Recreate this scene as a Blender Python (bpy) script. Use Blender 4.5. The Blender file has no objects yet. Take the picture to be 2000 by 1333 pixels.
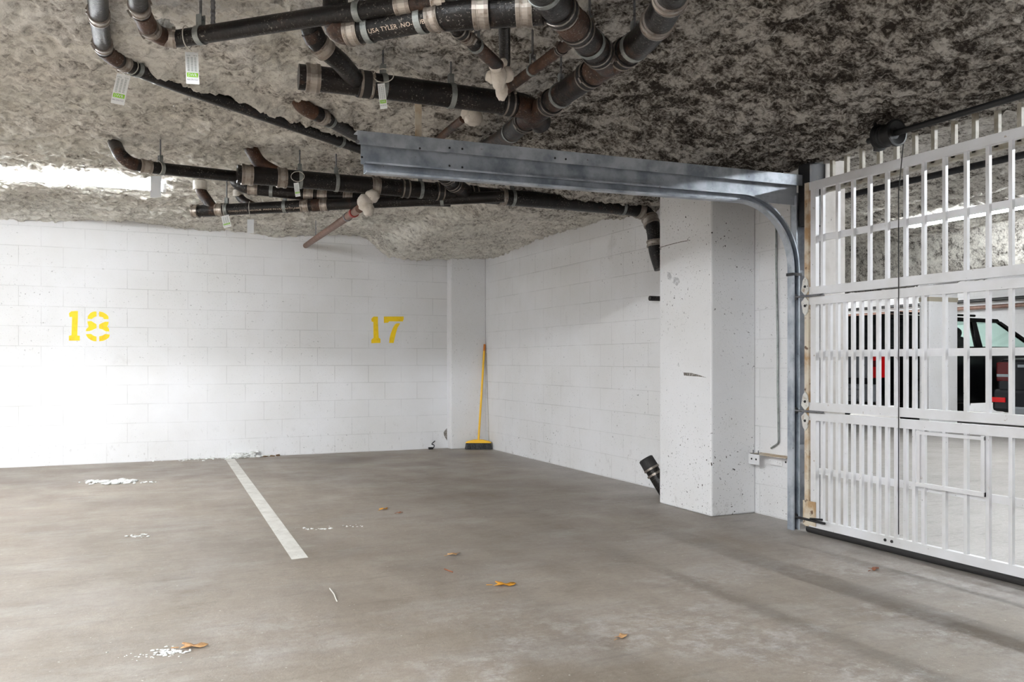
import bpy, bmesh, math, random
import numpy as np
from mathutils import Vector, Matrix
R = random.Random(7)
SC = bpy.context.scene
COL = SC.collection
PI = math.pi

# ------------------------------------------------------------------ camera
F, CX, HZ, EYE = 1657.0, 1000.0, 706.0, 1.07
TH = math.radians(24.33)
C, S = math.cos(TH), math.sin(TH)
cd = bpy.data.cameras.new('camera'); cam = bpy.data.objects.new('camera', cd); COL.objects.link(cam)
cd.sensor_width = 36; cd.lens = F / 2000 * 36; cd.shift_y = (HZ - 666.5) / 2000
cd.clip_start = 0.05; cd.clip_end = 100
cam.location = (0, 0, EYE); cam.rotation_euler = (PI / 2, 0, -TH)
SC.camera = cam

def ray(px, py):
    u = (px - CX) / F
    return u * C + S, -u * S + C, (HZ - py) / F
def at_z(px, py, z):
    a, b, c = ray(px, py); t = (z - EYE) / c
    return Vector((a * t, b * t, z))
def at_x(px, py, x):
    a, b, c = ray(px, py); t = x / a
    return Vector((x, b * t, EYE + c * t))
def at_y(px, py, y):
    a, b, c = ray(px, py); t = y / b
    return Vector((a * t, y, EYE + c * t))
def proj(p):
    x = p[0] * C - p[1] * S; z = p[0] * S + p[1] * C
    return CX + F * x / z, HZ - F * (p[2] - EYE) / z

# ------------------------------------------------------------------ materials
def _nt(name):
    m = bpy.data.materials.new(name); m.use_nodes = True
    nt = m.node_tree; bs = nt.nodes['Principled BSDF']
    return m, nt, bs
def lin(c):
    return tuple((v / 12.92 if v <= 0.04045 else ((v + 0.055) / 1.055) ** 2.4) for v in c)
def rgb(r, g, b): return lin((r / 255, g / 255, b / 255)) + (1,)
def N(nt, t, **k):
    n = nt.nodes.new(t)
    for a, v in k.items():
        if a in n.inputs: n.inputs[a].default_value = v
        else: setattr(n, a, v)
    return n
def noise_fac(nt, vec, scale, lo, hi, detail=4, rough=0.6, stretch=(1, 1, 1), off=(0, 0, 0)):
    mp = N(nt, 'ShaderNodeMapping'); mp.inputs['Scale'].default_value = stretch; mp.inputs['Location'].default_value = off
    nt.links.new(vec, mp.inputs['Vector'])
    no = N(nt, 'ShaderNodeTexNoise', Scale=scale, Detail=detail, Roughness=rough)
    nt.links.new(mp.outputs[0], no.inputs['Vector'])
    mr = N(nt, 'ShaderNodeMapRange'); mr.clamp = True
    mr.inputs['From Min'].default_value = lo; mr.inputs['From Max'].default_value = hi
    nt.links.new(no.outputs['Fac'], mr.inputs['Value'])
    return mr.outputs[0]
def mix(nt, fac, a, b):
    m = N(nt, 'ShaderNodeMix'); m.data_type = 'RGBA'
    if isinstance(fac, (int, float)): m.inputs[0].default_value = fac
    else: nt.links.new(fac, m.inputs[0])
    for s, v in ((6, a), (7, b)):
        if isinstance(v, tuple): m.inputs[s].default_value = v
        else: nt.links.new(v, m.inputs[s])
    return m.outputs[2]
def mth(nt, op, a, b=0.0):
    m = N(nt, 'ShaderNodeMath'); m.operation = op
    for i, v in enumerate((a, b)):
        if isinstance(v, (int, float)): m.inputs[i].default_value = v
        else: nt.links.new(v, m.inputs[i])
    return m.outputs[0]
def pos(nt):
    return N(nt, 'ShaderNodeNewGeometry').outputs['Position']
def bump(nt, bs, h, strength=0.3, dist=0.01):
    b = N(nt, 'ShaderNodeBump', Strength=strength, Distance=dist)
    nt.links.new(h, b.inputs['Height']); nt.links.new(b.outputs[0], bs.inputs['Normal'])
    return b
def simple(name, col, rough=0.5, metal=0.0, layers=(), bmp=None, spec=None):
    m, nt, bs = _nt(name)
    bs.inputs['Roughness'].default_value = rough; bs.inputs['Metallic'].default_value = metal
    if spec is not None: bs.inputs['Specular IOR Level'].default_value = spec
    c = col; p = pos(nt)
    for (sc, col2, lo, hi) in layers:
        c = mix(nt, noise_fac(nt, p, sc, lo, hi), c, col2)
    if isinstance(c, tuple): bs.inputs['Base Color'].default_value = c
    else: nt.links.new(c, bs.inputs['Base Color'])
    if bmp: bump(nt, bs, noise_fac(nt, p, bmp[0], 0.2, 0.8), bmp[1], bmp[2])
    return m
def emit(name, col, st):
    m, nt, bs = _nt(name)
    bs.inputs['Base Color'].default_value = (0.8, 0.8, 0.8, 1)
    bs.inputs['Emission Color'].default_value = col; bs.inputs['Emission Strength'].default_value = st
    return m

def wall_mat(name, axis, brick=True, x0=0.0, dirty=1.0):
    """white painted masonry; axis: 0 runs along X, 1 along Y, 2 for a column seen on both"""
    m, nt, bs = _nt(name)
    p = pos(nt); sep = N(nt, 'ShaderNodeSeparateXYZ'); nt.links.new(p, sep.inputs[0])
    white = rgb(226, 226, 228)
    c = mix(nt, noise_fac(nt, p, 1.3, 0.35, 0.75), white, rgb(216, 215, 214))
    if brick:
        cb = N(nt, 'ShaderNodeCombineXYZ')
        nt.links.new(mth(nt, 'ADD', sep.outputs[axis], x0), cb.inputs[0])
        wob = noise_fac(nt, p, 3.0, 0.0, 1.0)
        nt.links.new(mth(nt, 'ADD', mth(nt, 'ADD', sep.outputs[2], 0.2032 * 20 - 0.211), mth(nt, 'MULTIPLY', wob, 0.004)), cb.inputs[1])
        br = N(nt, 'ShaderNodeTexBrick', Scale=1.0)
        br.offset = 0.5; br.squash = 1.0
        br.inputs['Mortar Size'].default_value = 0.0035; br.inputs['Mortar Smooth'].default_value = 0.3
        br.inputs['Brick Width'].default_value = 0.4; br.inputs['Row Height'].default_value = 0.2032
        br.inputs['Color1'].default_value = (1, 1, 1, 1); br.inputs['Color2'].default_value = (0.93, 0.93, 0.93, 1)
        br.inputs['Mortar'].default_value = (0.5, 0.5, 0.5, 1)
        nt.links.new(cb.outputs[0], br.inputs['Vector'])
        # the joints are mostly painted full: only stretches of them read as a thin dark line
        part = noise_fac(nt, p, 2.6, 0.35, 0.7, 3)
        jf = mth(nt, 'MULTIPLY', br.outputs['Fac'], mth(nt, 'ADD', mth(nt, 'MULTIPLY', part, 0.30), 0.05))
        c = mix(nt, jf, c, rgb(120, 118, 116))
        mb = N(nt, 'ShaderNodeMix'); mb.data_type = 'RGBA'; mb.blend_type = 'MULTIPLY'; mb.inputs[0].default_value = 0.22
        nt.links.new(c, mb.inputs[6])
        tint = mix(nt, br.outputs['Fac'], br.outputs['Color'], (1, 1, 1, 1)); nt.links.new(tint, mb.inputs[7])
        c = mb.outputs[2]
    # pits showing dark through the paint, in drifts
    area = noise_fac(nt, p, 0.9, 0.42, 0.62, 2)
    pits = noise_fac(nt, p, 42, 0.70, 0.725, 2, 0.5)
    tiny = noise_fac(nt, p, 95, 0.685, 0.72, 1, 0.5)
    sp = mth(nt, 'MULTIPLY', mth(nt, 'MAXIMUM', pits, mth(nt, 'MULTIPLY', tiny, 0.45)), mth(nt, 'ADD', mth(nt, 'MULTIPLY', area, 0.75), 0.15 * dirty))
    c = mix(nt, mth(nt, 'MULTIPLY', sp, 0.85 * dirty), c, rgb(70, 66, 62))
    # scuffs near the floor
    low = N(nt, 'ShaderNodeMapRange'); low.inputs['From Min'].default_value = 0.45; low.inputs['From Max'].default_value = 0.02
    nt.links.new(sep.outputs[2], low.inputs['Value'])
    sc = mth(nt, 'MULTIPLY', low.outputs[0], noise_fac(nt, p, 14, 0.6, 0.75, 5, 0.7, (1, 1, 0.6)))
    c = mix(nt, mth(nt, 'MULTIPLY', sc, 0.55), c, rgb(120, 112, 104))
    sm = noise_fac(nt, p, 2.2, 0.66, 0.85, 5)
    c = mix(nt, mth(nt, 'MULTIPLY', sm, 0.35), c, rgb(140, 136, 130))
    nt.links.new(c, bs.inputs['Base Color'])
    bs.inputs['Roughness'].default_value = 0.62; bs.inputs['Specular IOR Level'].default_value = 0.3
    h = noise_fac(nt, p, 55, 0.2, 0.8, 6)
    if brick: h = mth(nt, 'SUBTRACT', mth(nt, 'MULTIPLY', h, 0.25), mth(nt, 'MULTIPLY', br.outputs['Fac'], 0.45))
    else: h = mth(nt, 'MULTIPLY', h, 0.3)
    h = mth(nt, 'SUBTRACT', h, mth(nt, 'MULTIPLY', sp, 0.6))
    bump(nt, bs, h, 0.45, 0.006)
    return m

def insulation_mat(name, far=False):
    m, nt, bs = _nt(name)
    p = pos(nt); sep = N(nt, 'ShaderNodeSeparateXYZ'); nt.links.new(p, sep.inputs[0])
    beige, white, soot, black = rgb(240, 236, 227), rgb(253, 253, 252), rgb(134, 125, 116), rgb(44, 40, 37)
    c = mix(nt, noise_fac(nt, p, 2.0, 0.35, 0.65), beige, rgb(226, 224, 214))
    # loose pale wool in patches; brighter lighting at front left is painted in too
    def rng(o, a, b):
        r = N(nt, 'ShaderNodeMapRange'); r.inputs['From Min'].default_value = a; r.inputs['From Max'].default_value = b
        nt.links.new(o, r.inputs['Value']); return r.outputs[0]
    near = mth(nt, 'MULTIPLY', rng(sep.outputs[1], 4.6, 3.2), rng(sep.outputs[0], 2.6, 0.8))
    wp = noise_fac(nt, p, 2.4, 0.38, 0.50, 6, 0.7)
    c = mix(nt, mth(nt, 'MULTIPLY', wp, mth(nt, 'ADD', mth(nt, 'MULTIPLY', near, 0.85), 0.12)), c, white)
    # soot mottling at several sizes, plus shade towards the gate painted into the colour
    soot_shade = mth(nt, 'MULTIPLY', rng(sep.outputs[0], 0.5, 2.6), rng(sep.outputs[1], 7.2, 5.2))
    c = mix(nt, mth(nt, 'MULTIPLY', soot_shade, 0.6), c, rgb(196, 193, 189))
    cloud = noise_fac(nt, p, 2.6, 0.38, 0.62, 4, 0.6)
    blot = noise_fac(nt, p, 11, 0.40, 0.60, 5, 0.65)
    fibre = noise_fac(nt, p, 46, 0.40, 0.60, 5, 0.7)
    amt = mth(nt, 'ADD', mth(nt, 'MULTIPLY', soot_shade, 0.66), 0.06) if not far else 0.34
    v = mth(nt, 'ADD', mth(nt, 'ADD', mth(nt, 'MULTIPLY', cloud, 0.35), mth(nt, 'MULTIPLY', blot, 0.55)), mth(nt, 'MULTIPLY', fibre, 0.50))
    # v runs 0..1.4; more soot and painted shade means more of it passes the threshold
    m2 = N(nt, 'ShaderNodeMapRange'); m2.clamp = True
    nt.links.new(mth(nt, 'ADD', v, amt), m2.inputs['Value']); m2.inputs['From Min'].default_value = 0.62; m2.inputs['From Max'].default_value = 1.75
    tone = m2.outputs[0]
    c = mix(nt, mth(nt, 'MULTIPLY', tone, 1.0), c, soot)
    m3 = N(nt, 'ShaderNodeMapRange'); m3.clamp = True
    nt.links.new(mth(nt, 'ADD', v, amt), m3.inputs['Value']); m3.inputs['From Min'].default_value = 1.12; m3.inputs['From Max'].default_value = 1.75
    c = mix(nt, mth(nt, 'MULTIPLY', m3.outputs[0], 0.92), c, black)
    spk = noise_fac(nt, p, 60, 0.60, 0.70, 3, 0.7)
    c = mix(nt, mth(nt, 'MULTIPLY', spk, 0.35), c, rgb(222, 220, 212))
    nt.links.new(c, bs.inputs['Base Color'])
    bs.inputs['Roughness'].default_value = 1.0; bs.inputs['Specular IOR Level'].default_value = 0.05
    h = mth(nt, 'ADD', noise_fac(nt, p, 26, 0.2, 0.8, 8, 0.75), mth(nt, 'MULTIPLY', noise_fac(nt, p, 90, 0.2, 0.8, 5, 0.8), 0.6))
    bump(nt, bs, h, 0.7, 0.012)
    return m

def floor_mat():
    m, nt, bs = _nt('stained concrete')
    p = pos(nt); sep = N(nt, 'ShaderNodeSeparateXYZ'); nt.links.new(p, sep.inputs[0])
    c = mix(nt, noise_fac(nt, p, 0.55, 0.35, 0.65, 5), rgb(162, 151, 138), rgb(141, 131, 121))
    c = mix(nt, mth(nt, 'MULTIPLY', noise_fac(nt, p, 1.1, 0.45, 0.72, 7, 0.7, (1.3, 0.6, 1)), 0.75), c, rgb(112, 98, 84))
    c = mix(nt, mth(nt, 'MULTIPLY', noise_fac(nt, p, 2.3, 0.50, 0.75, 7, 0.7, (0.7, 1.4, 1), (3, 1, 0)), 0.55), c, rgb(182, 179, 175))
    c = mix(nt, mth(nt, 'MULTIPLY', noise_fac(nt, p, 5.5, 0.56, 0.72, 7, 0.75), 0.4), c, rgb(108, 97, 86))
    # pale scuffed laitance, most of it in the driving lane
    def rng(o, a, b):
        r = N(nt, 'ShaderNodeMapRange'); r.inputs['From Min'].default_value = a; r.inputs['From Max'].default_value = b
        nt.links.new(o, r.inputs['Value']); return r.outputs[0]
    lane = mth(nt, 'ADD', mth(nt, 'MULTIPLY', rng(sep.outputs[1], 3.9, 2.7), 0.85), 0.12)
    pw = mth(nt, 'MULTIPLY', noise_fac(nt, p, 11, 0.46, 0.62, 9, 0.8), noise_fac(nt, p, 1.6, 0.46, 0.60, 3))
    c = mix(nt, mth(nt, 'MULTIPLY', mth(nt, 'MULTIPLY', pw, lane), 0.75), c, rgb(205, 202, 200))
    # bright glare on the slab beyond the gate, painted in as a paler grey
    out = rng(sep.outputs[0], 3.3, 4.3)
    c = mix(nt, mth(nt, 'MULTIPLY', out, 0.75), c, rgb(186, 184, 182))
    # oil stains with their own place
    for (x, y, r, k, col) in ((2.18, 9.05, 0.55, 0.6, (74, 58, 44)), (3.55, 9.05, 0.5, 0.65, (70, 60, 50)), (1.85, 8.45, 0.35, 0.35, (84, 66, 50)), (2.0, 4.6, 0.8, 0.28, (96, 84, 72)), (2.9, 6.5, 0.9, 0.3, (100, 88, 76))):
        dx = mth(nt, 'SUBTRACT', sep.outputs[0], x); dy = mth(nt, 'SUBTRACT', sep.outputs[1], y)
        d = mth(nt, 'SQRT', mth(nt, 'ADD', mth(nt, 'MULTIPLY', dx, dx), mth(nt, 'MULTIPLY', dy, dy)))
        d = mth(nt, 'ADD', d, mth(nt, 'MULTIPLY', noise_fac(nt, p, 4, 0, 1, 6, 0.7), r * 0.9))
        f = rng(d, r * 1.35, r * 0.5)
        c = mix(nt, mth(nt, 'MULTIPLY', f, k), c, rgb(*col))
    streak = noise_fac(nt, p, 9, 0.52, 0.72, 8, 0.75, (0.35, 1.5, 1), (1, 5, 0))
    c = mix(nt, mth(nt, 'MULTIPLY', streak, 0.5), c, rgb(104, 94, 84))
    mid = noise_fac(nt, p, 38, 0.42, 0.66, 6, 0.8)
    c = mix(nt, mth(nt, 'MULTIPLY', mid, 0.30), c, rgb(98, 90, 82))
    grain = noise_fac(nt, p, 210, 0.38, 0.66, 4, 0.75)
    c = mix(nt, mth(nt, 'MULTIPLY', grain, 0.24), c, rgb(80, 74, 68))
    chip = noise_fac(nt, p, 55, 0.70, 0.73, 2, 0.6)
    c = mix(nt, mth(nt, 'MULTIPLY', chip, 0.55), c, rgb(214, 211, 206))
    nt.links.new(c, bs.inputs['Base Color'])
    rr = N(nt, 'ShaderNodeMapRange'); rr.inputs['To Min'].default_value = 0.36; rr.inputs['To Max'].default_value = 0.62
    nt.links.new(noise_fac(nt, p, 2.0, 0.3, 0.7, 6), rr.inputs['Value']); nt.links.new(rr.outputs[0], bs.inputs['Roughness'])
    bs.inputs['Specular IOR Level'].default_value = 0.45
    bump(nt, bs, noise_fac(nt, p, 60, 0.2, 0.8, 8, 0.75), 0.3, 0.006)
    return m

def iron_mat(name, rust):
    m, nt, bs = _nt(name)
    p = pos(nt)
    c = mix(nt, noise_fac(nt, p, 9, 0.4, 0.65, 6, 0.7), rgb(19, 17, 17), rgb(33, 28, 26))
    c = mix(nt, mth(nt, 'MULTIPLY', noise_fac(nt, p, 6, 0.62 - 0.35 * rust, 0.80 - 0.3 * rust, 7, 0.75), 0.85), c, rgb(88, 60, 44))
    c = mix(nt, mth(nt, 'MULTIPLY', mth(nt, 'MULTIPLY', noise_fac(nt, p, 110, 0.60, 0.66, 3, 0.7), noise_fac(nt, p, 7, 0.42, 0.6, 3)), 0.75), c, rgb(160, 154, 146))
    nt.links.new(c, bs.inputs['Base Color'])
    bs.inputs['Roughness'].default_value = 0.33 + 0.3 * rust; bs.inputs['Specular IOR Level'].default_value = 0.28
    bump(nt, bs, noise_fac(nt, p, 70, 0.2, 0.8, 6), 0.35, 0.004)
    return m

M = {}
M['back'] = wall_mat('painted block, back', 0, True, 20 * 0.4 - 2.59, 0.6)
M['side'] = wall_mat('painted block, side', 1, True, 0.1, 1.1)
M['conc'] = wall_mat('painted concrete', 2, False, 0, 1.5)
M['farw'] = wall_mat('painted block, beyond', 1, True, 0.0, 0.5)
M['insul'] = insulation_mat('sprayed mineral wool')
M['insul_far'] = insulation_mat('sprayed mineral wool, beyond', True)
M['floor'] = floor_mat()
M['iron'] = iron_mat('black cast iron', 0.12)
M['rust'] = iron_mat('rusty cast iron', 0.75)
M['iron2'] = iron_mat('brownish cast iron', 0.42)
M['band'] = simple('stainless shield', rgb(176, 168, 160), 0.38, 0.75, ((30, rgb(120, 104, 92), 0.5, 0.75),), (60, 0.15, 0.003))
M['clamp'] = simple('clamp steel', rgb(150, 142, 134), 0.35, 0.85, ((40, rgb(100, 84, 72), 0.55, 0.75),))
M['rubber'] = simple('neoprene', rgb(34, 32, 32), 0.7)
M['strap'] = simple('galvanised strap', rgb(150, 154, 152), 0.5, 0.55, ((25, rgb(110, 114, 112), 0.45, 0.7),))
M['rod'] = simple('zinc rod', rgb(130, 130, 134), 0.45, 0.7, ((60, rgb(80, 76, 74), 0.5, 0.7),))
M['galv'] = simple('galvanised track', rgb(182, 188, 196), 0.42, 0.3, ((7, rgb(130, 138, 148), 0.4, 0.65), (30, rgb(98, 94, 92), 0.66, 0.76)), (40, 0.08, 0.003))
M['darksteel'] = simple('greasy dark steel', rgb(38, 38, 40), 0.5, 0.4, ((20, rgb(66, 58, 52), 0.55, 0.75),))
M['wrap'] = simple('white pipe lagging', rgb(214, 206, 196), 0.8, 0, ((12, rgb(188, 178, 164), 0.45, 0.7), (50, rgb(96, 86, 78), 0.68, 0.74)), (14, 0.5, 0.01))
M['pvc'] = simple('white plastic', rgb(206, 202, 194), 0.5, 0, ((14, rgb(160, 152, 142), 0.5, 0.7),))
M['copper'] = simple('dull copper', rgb(128, 100, 88), 0.55, 0.3, ((10, rgb(110, 78, 64), 0.4, 0.7),))
M['redband'] = simple('red collar', rgb(150, 40, 36), 0.6)
M['yellow'] = simple('yellow stencil paint', rgb(246, 208, 20), 0.6, 0, ((22, rgb(226, 184, 18), 0.5, 0.75),))
M['broom'] = simple('yellow handle', rgb(240, 186, 30), 0.42)
M['orange'] = simple('orange grip', rgb(206, 120, 36), 0.5)
M['bristle'] = simple('grey bristles', rgb(86, 88, 92), 0.8, 0, ((60, rgb(52, 52, 54), 0.4, 0.6),))
M['black'] = simple('black', rgb(20, 20, 21), 0.55)
M['gate'] = simple('white gate paint', rgb(222, 222, 225), 0.42, 0, ((3, rgb(206, 205, 204), 0.4, 0.7), (18, rgb(150, 128, 104), 0.70, 0.76), (50, rgb(70, 60, 52), 0.71, 0.75)))
M['gaterust'] = simple('rust-streaked gate paint', rgb(206, 196, 178), 0.6, 0, ((8, rgb(170, 138, 100), 0.45, 0.65), (22, rgb(92, 66, 46), 0.60, 0.7)))
M['hinge'] = simple('worn hinge plate', rgb(206, 204, 198), 0.5, 0.2, ((20, rgb(150, 130, 108), 0.55, 0.7), (60, rgb(70, 60, 52), 0.62, 0.68)))
M['jamb'] = simple('grey-white jamb paint', rgb(190, 186, 182), 0.65, 0, ((5, rgb(172, 166, 160), 0.45, 0.7), (40, rgb(90, 84, 78), 0.68, 0.74)))
M['scuff'] = simple('dark scuff', rgb(104, 98, 92), 0.9, 0, ((60, rgb(176, 172, 168), 0.5, 0.62),))
M['smudge'] = simple('grey smudge', rgb(178, 178, 180), 0.8, 0, ((50, rgb(206, 206, 208), 0.45, 0.6),))
M['header'] = simple('old grille paint', rgb(176, 172, 160), 0.6, 0, ((12, rgb(140, 130, 112), 0.45, 0.7),))
M['tag'] = simple('tag card', rgb(238, 240, 240), 0.6)
M['green'] = simple('tag green', rgb(140, 206, 20), 0.6)
M['ink'] = simple('tag ink', rgb(112, 104, 140), 0.6)
M['inkdark'] = simple('tag ink dark', rgb(74, 92, 84), 0.6)
M['tie'] = simple('nylon tie', rgb(196, 192, 184), 0.5)
M['vinyl'] = simple('blank tag sleeve', rgb(205, 208, 212), 0.35)
M['print'] = simple('pipe print', rgb(196, 178, 160), 0.7)
M['leaf'] = simple('yellow leaf', rgb(214, 150, 40), 0.6, 0, ((40, rgb(176, 104, 30), 0.5, 0.7),))
M['leaf2'] = simple('tan leaf', rgb(196, 154, 106), 0.7, 0, ((40, rgb(150, 104, 66), 0.5, 0.7),))
M['leaf3'] = simple('brown leaf', rgb(140, 82, 50), 0.7)
M['fluff'] = simple('fallen wool', rgb(236, 237, 235), 0.95, 0, ((40, rgb(200, 200, 196), 0.45, 0.7),), (60, 0.8, 0.01))
M['brownfluff'] = simple('brown debris', rgb(122, 98, 74), 0.95, 0, (), (60, 0.8, 0.01))
M['stripe'] = simple('stripe paint', rgb(214, 212, 206), 0.55, 0, ((9, rgb(188, 184, 176), 0.4, 0.7), (60, rgb(120, 112, 104), 0.64, 0.74)))
M['paintgrey'] = simple('dark grey car paint', rgb(34, 36, 40), 0.18, 0.35)
M['paintblack'] = simple('black car paint', rgb(14, 14, 16), 0.15, 0.2)
M['silver'] = simple('silver trim', rgb(170, 176, 182), 0.25, 0.7)
M['bumper'] = simple('grey bumper', rgb(120, 124, 130), 0.45, 0.2)
M['tyre'] = simple('tyre', rgb(22, 22, 22), 0.85)
M['redlamp'] = simple('red lens', rgb(200, 22, 24), 0.15)
M['darkred'] = simple('dark red lens', rgb(84, 14, 18), 0.12)
M['cabin'] = simple('cabin trim', rgb(24, 24, 26), 0.8)
M['lampwhite'] = simple('lamp housing', rgb(236, 238, 240), 0.4)
M['tube'] = emit('lit tube', (0.93, 0.97, 1.0, 1), 22)
M['band_paint'] = simple('tan painted band', rgb(166, 158, 142), 0.7)
def glass_mat():
    m, nt, bs = _nt('tinted glass')
    out = nt.nodes['Material Output']
    tr = N(nt, 'ShaderNodeBsdfTransparent'); tr.inputs[0].default_value = (0.80, 0.94, 0.89, 1)
    gl = N(nt, 'ShaderNodeBsdfGlossy'); gl.inputs['Roughness'].default_value = 0.03
    mx = N(nt, 'ShaderNodeMixShader'); mx.inputs[0].default_value = 0.08
    nt.links.new(tr.outputs[0], mx.inputs[1]); nt.links.new(gl.outputs[0], mx.inputs[2]); nt.links.new(mx.outputs[0], out.inputs[0])
    return m
M['glass'] = glass_mat()
M['darkglass'] = simple('privacy glass', rgb(20, 24, 28), 0.05)

# ------------------------------------------------------------------ mesh builder
def wloc(o):
    v = Vector((0, 0, 0))
    while o is not None:
        v += o.location; o = o.parent
    return v
class MB:
    def __init__(s): s.v = []; s.f = []; s.sm = []
    def add(s, vs, fs, smooth=False):
        b = len(s.v); s.v += [tuple(v) for v in vs]
        s.f += [tuple(i + b for i in f) for f in fs]; s.sm += [smooth] * len(fs)
        return s
    def box(s, a, b):
        x0, y0, z0 = a; x1, y1, z1 = b
        vs = [(x0, y0, z0), (x1, y0, z0), (x1, y1, z0), (x0, y1, z0), (x0, y0, z1), (x1, y0, z1), (x1, y1, z1), (x0, y1, z1)]
        return s.add(vs, [(0, 3, 2, 1), (4, 5, 6, 7), (0, 1, 5, 4), (1, 2, 6, 5), (2, 3, 7, 6), (3, 0, 4, 7)])
    def obox(s, c, ax, ay, az):
        c, ax, ay, az = map(Vector, (c, ax, ay, az))
        vs = [c + i * ax + j * ay + k * az for k in (-1, 1) for (i, j) in ((-1, -1), (1, -1), (1, 1), (-1, 1))]
        return s.add(vs, [(0, 3, 2, 1), (4, 5, 6, 7), (0, 1, 5, 4), (1, 2, 6, 5), (2, 3, 7, 6), (3, 0, 4, 7)])
    def prism(s, poly, d):
        d = Vector(d); n = len(poly); vs = [Vector(p) for p in poly] + [Vector(p) + d for p in poly]
        return s.add(vs, [tuple(range(n)), tuple(range(2 * n - 1, n - 1, -1))] + [(i, i + n, (i + 1) % n + n, (i + 1) % n) for i in range(n)])
    def tube(s, pts, r, n=16, cap=True, smooth=True, radii=None):
        pts = [Vector(p) for p in pts]; m = len(pts)
        vs = []; up = None
        for i, p in enumerate(pts):
            t = (pts[min(i + 1, m - 1)] - pts[max(i - 1, 0)]).normalized()
            if up is None:
                up = Vector((0, 0, 1)) if abs(t.z) < 0.9 else Vector((1, 0, 0))
            a = (up - t * up.dot(t)).normalized(); b = t.cross(a); up = a
            rr = radii[i] if radii else r
            vs += [p + (a * math.cos(2 * PI * k / n) + b * math.sin(2 * PI * k / n)) * rr for k in range(n)]
        fs = [(i * n + k, i * n + (k + 1) % n, (i + 1) * n + (k + 1) % n, (i + 1) * n + k) for i in range(m - 1) for k in range(n)]
        s.add(vs, fs, smooth)
        if cap:
            s.add(vs[:n], [tuple(range(n - 1, -1, -1))]); s.add(vs[-n:], [tuple(range(n))])
        return s
    def lathe(s, c, axis, prof, n=24):
        """prof: [(dist along axis, radius)]"""
        ax = Vector(axis).normalized(); c = Vector(c)
        return s.tube([c + ax * d for d, r in prof], 0, n, True, False, [max(r, 1e-4) for d, r in prof]) if False else s._lathe(c, ax, prof, n)
    def _lathe(s, c, ax, prof, n):
        up = Vector((0, 0, 1)) if abs(ax.z) < 0.9 else Vector((1, 0, 0))
        a = (up - ax * up.dot(ax)).normalized(); b = ax.cross(a)
        vs = []
        for d, r in prof:
            vs += [c + ax * d + (a * math.cos(2 * PI * k / n) + b * math.sin(2 * PI * k / n)) * max(r, 1e-4) for k in range(n)]
        fs = [(i * n + k, i * n + (k + 1) % n, (i + 1) * n + (k + 1) % n, (i + 1) * n + k) for i in range(len(prof) - 1) for k in range(n)]
        s.add(vs, fs, False)
        m = len(prof)
        s.add(vs[:n], [tuple(range(n - 1, -1, -1))]); s.add(vs[-n:], [tuple(range(n))])
        return s
    def blob(s, c, r, seed=0, amp=0.25, sub=3, sc=(1, 1, 1)):
        from mathutils import noise
        bm = bmesh.new(); bmesh.ops.create_icosphere(bm, subdivisions=sub, radius=1)
        c = Vector(c); vs = []
        for v in bm.verts:
            k = 1 + amp * noise.noise(v.co * 2.2 + Vector((seed * 3.1, seed, 0))) + amp * 0.6 * noise.noise(v.co * 6 + Vector((seed, 0, seed * 2.3)))
            vs.append(c + Vector((v.co.x * sc[0], v.co.y * sc[1], v.co.z * sc[2])) * r * k)
        fs = [tuple(v.index for v in f.verts) for f in bm.faces]; bm.free()
        return s.add(vs, fs, True)
    def build(s, name, mat, parent=None, label=None, kind=None):
        me = bpy.data.meshes.new(name)
        off = wloc(parent) if parent is not None else Vector((0, 0, 0))
        vv = [tuple(Vector(v) - off) for v in s.v]
        me.from_pydata(vv, [], s.f); me.update()
        for p, sm in zip(me.polygons, s.sm): p.use_smooth = sm
        bm = bmesh.new(); bm.from_mesh(me); bmesh.ops.recalc_face_normals(bm, faces=bm.faces); bm.to_mesh(me); bm.free()
        o = bpy.data.objects.new(name, me); COL.objects.link(o)
        me.materials.append(M[mat] if isinstance(mat, str) else mat)
        if parent is not None: o.parent = parent
        if label: o['label'] = label
        if kind: o['kind'] = kind
        return o
def recenter(o):
    """put a single-mesh thing's origin at its own base"""
    me = o.data; n = len(me.vertices); a = np.empty(n * 3); me.vertices.foreach_get('co', a); a = a.reshape(-1, 3)
    c = Vector(((a[:, 0].min() + a[:, 0].max()) / 2, (a[:, 1].min() + a[:, 1].max()) / 2, a[:, 2].min()))
    me.transform(Matrix.Translation(-c)); o.location = o.location + c
def tag(o, label, cat, group=None, kind=None):
    o['label'] = label; o['category'] = cat
    if group: o['group'] = group
    if kind: o['kind'] = kind
    if o.type == 'MESH' and o.parent is None and not o.children: recenter(o)
    return o
def thing(name, loc, label, cat, group=None):
    o = bpy.data.objects.new(name, None); o.empty_display_size = 0.1; COL.objects.link(o); o.location = loc
    return tag(o, label, cat, group)
def struct(o): o['kind'] = 'structure'; return o
def bevel(o, w, seg=2):
    b = o.modifiers.new('bevel', 'BEVEL'); b.width = w; b.segments = seg; b.limit_method = 'ANGLE'; b.angle_limit = 0.6
    return o

# ------------------------------------------------------------------ the setting
YB, XS = 9.85, 4.03                       # back wall, side wall
struct(MB().box((-8, -5, -0.2), (17, 17, 0)).build('floor', 'floor'))
struct(MB().box((-8, YB, 0), (XS + 0.17, YB + 0.2, 2.95)).build('wall_back', 'back'))
struct(MB().box((XS, 4.10, 0), (XS + 0.17, YB, 2.95)).build('wall_right', 'side'))
struct(MB().box((XS, -5, 0), (XS + 0.17, 0.75, 2.95)).build('wall_right', 'side'))
struct(MB().box((-8.2, -5, 0), (-8, YB + 0.2, 2.95)).build('wall_left', 'side'))
struct(MB().box((-8, -5.2, 0), (XS + 0.17, -5, 2.95)).build('wall_front', 'back'))
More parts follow.
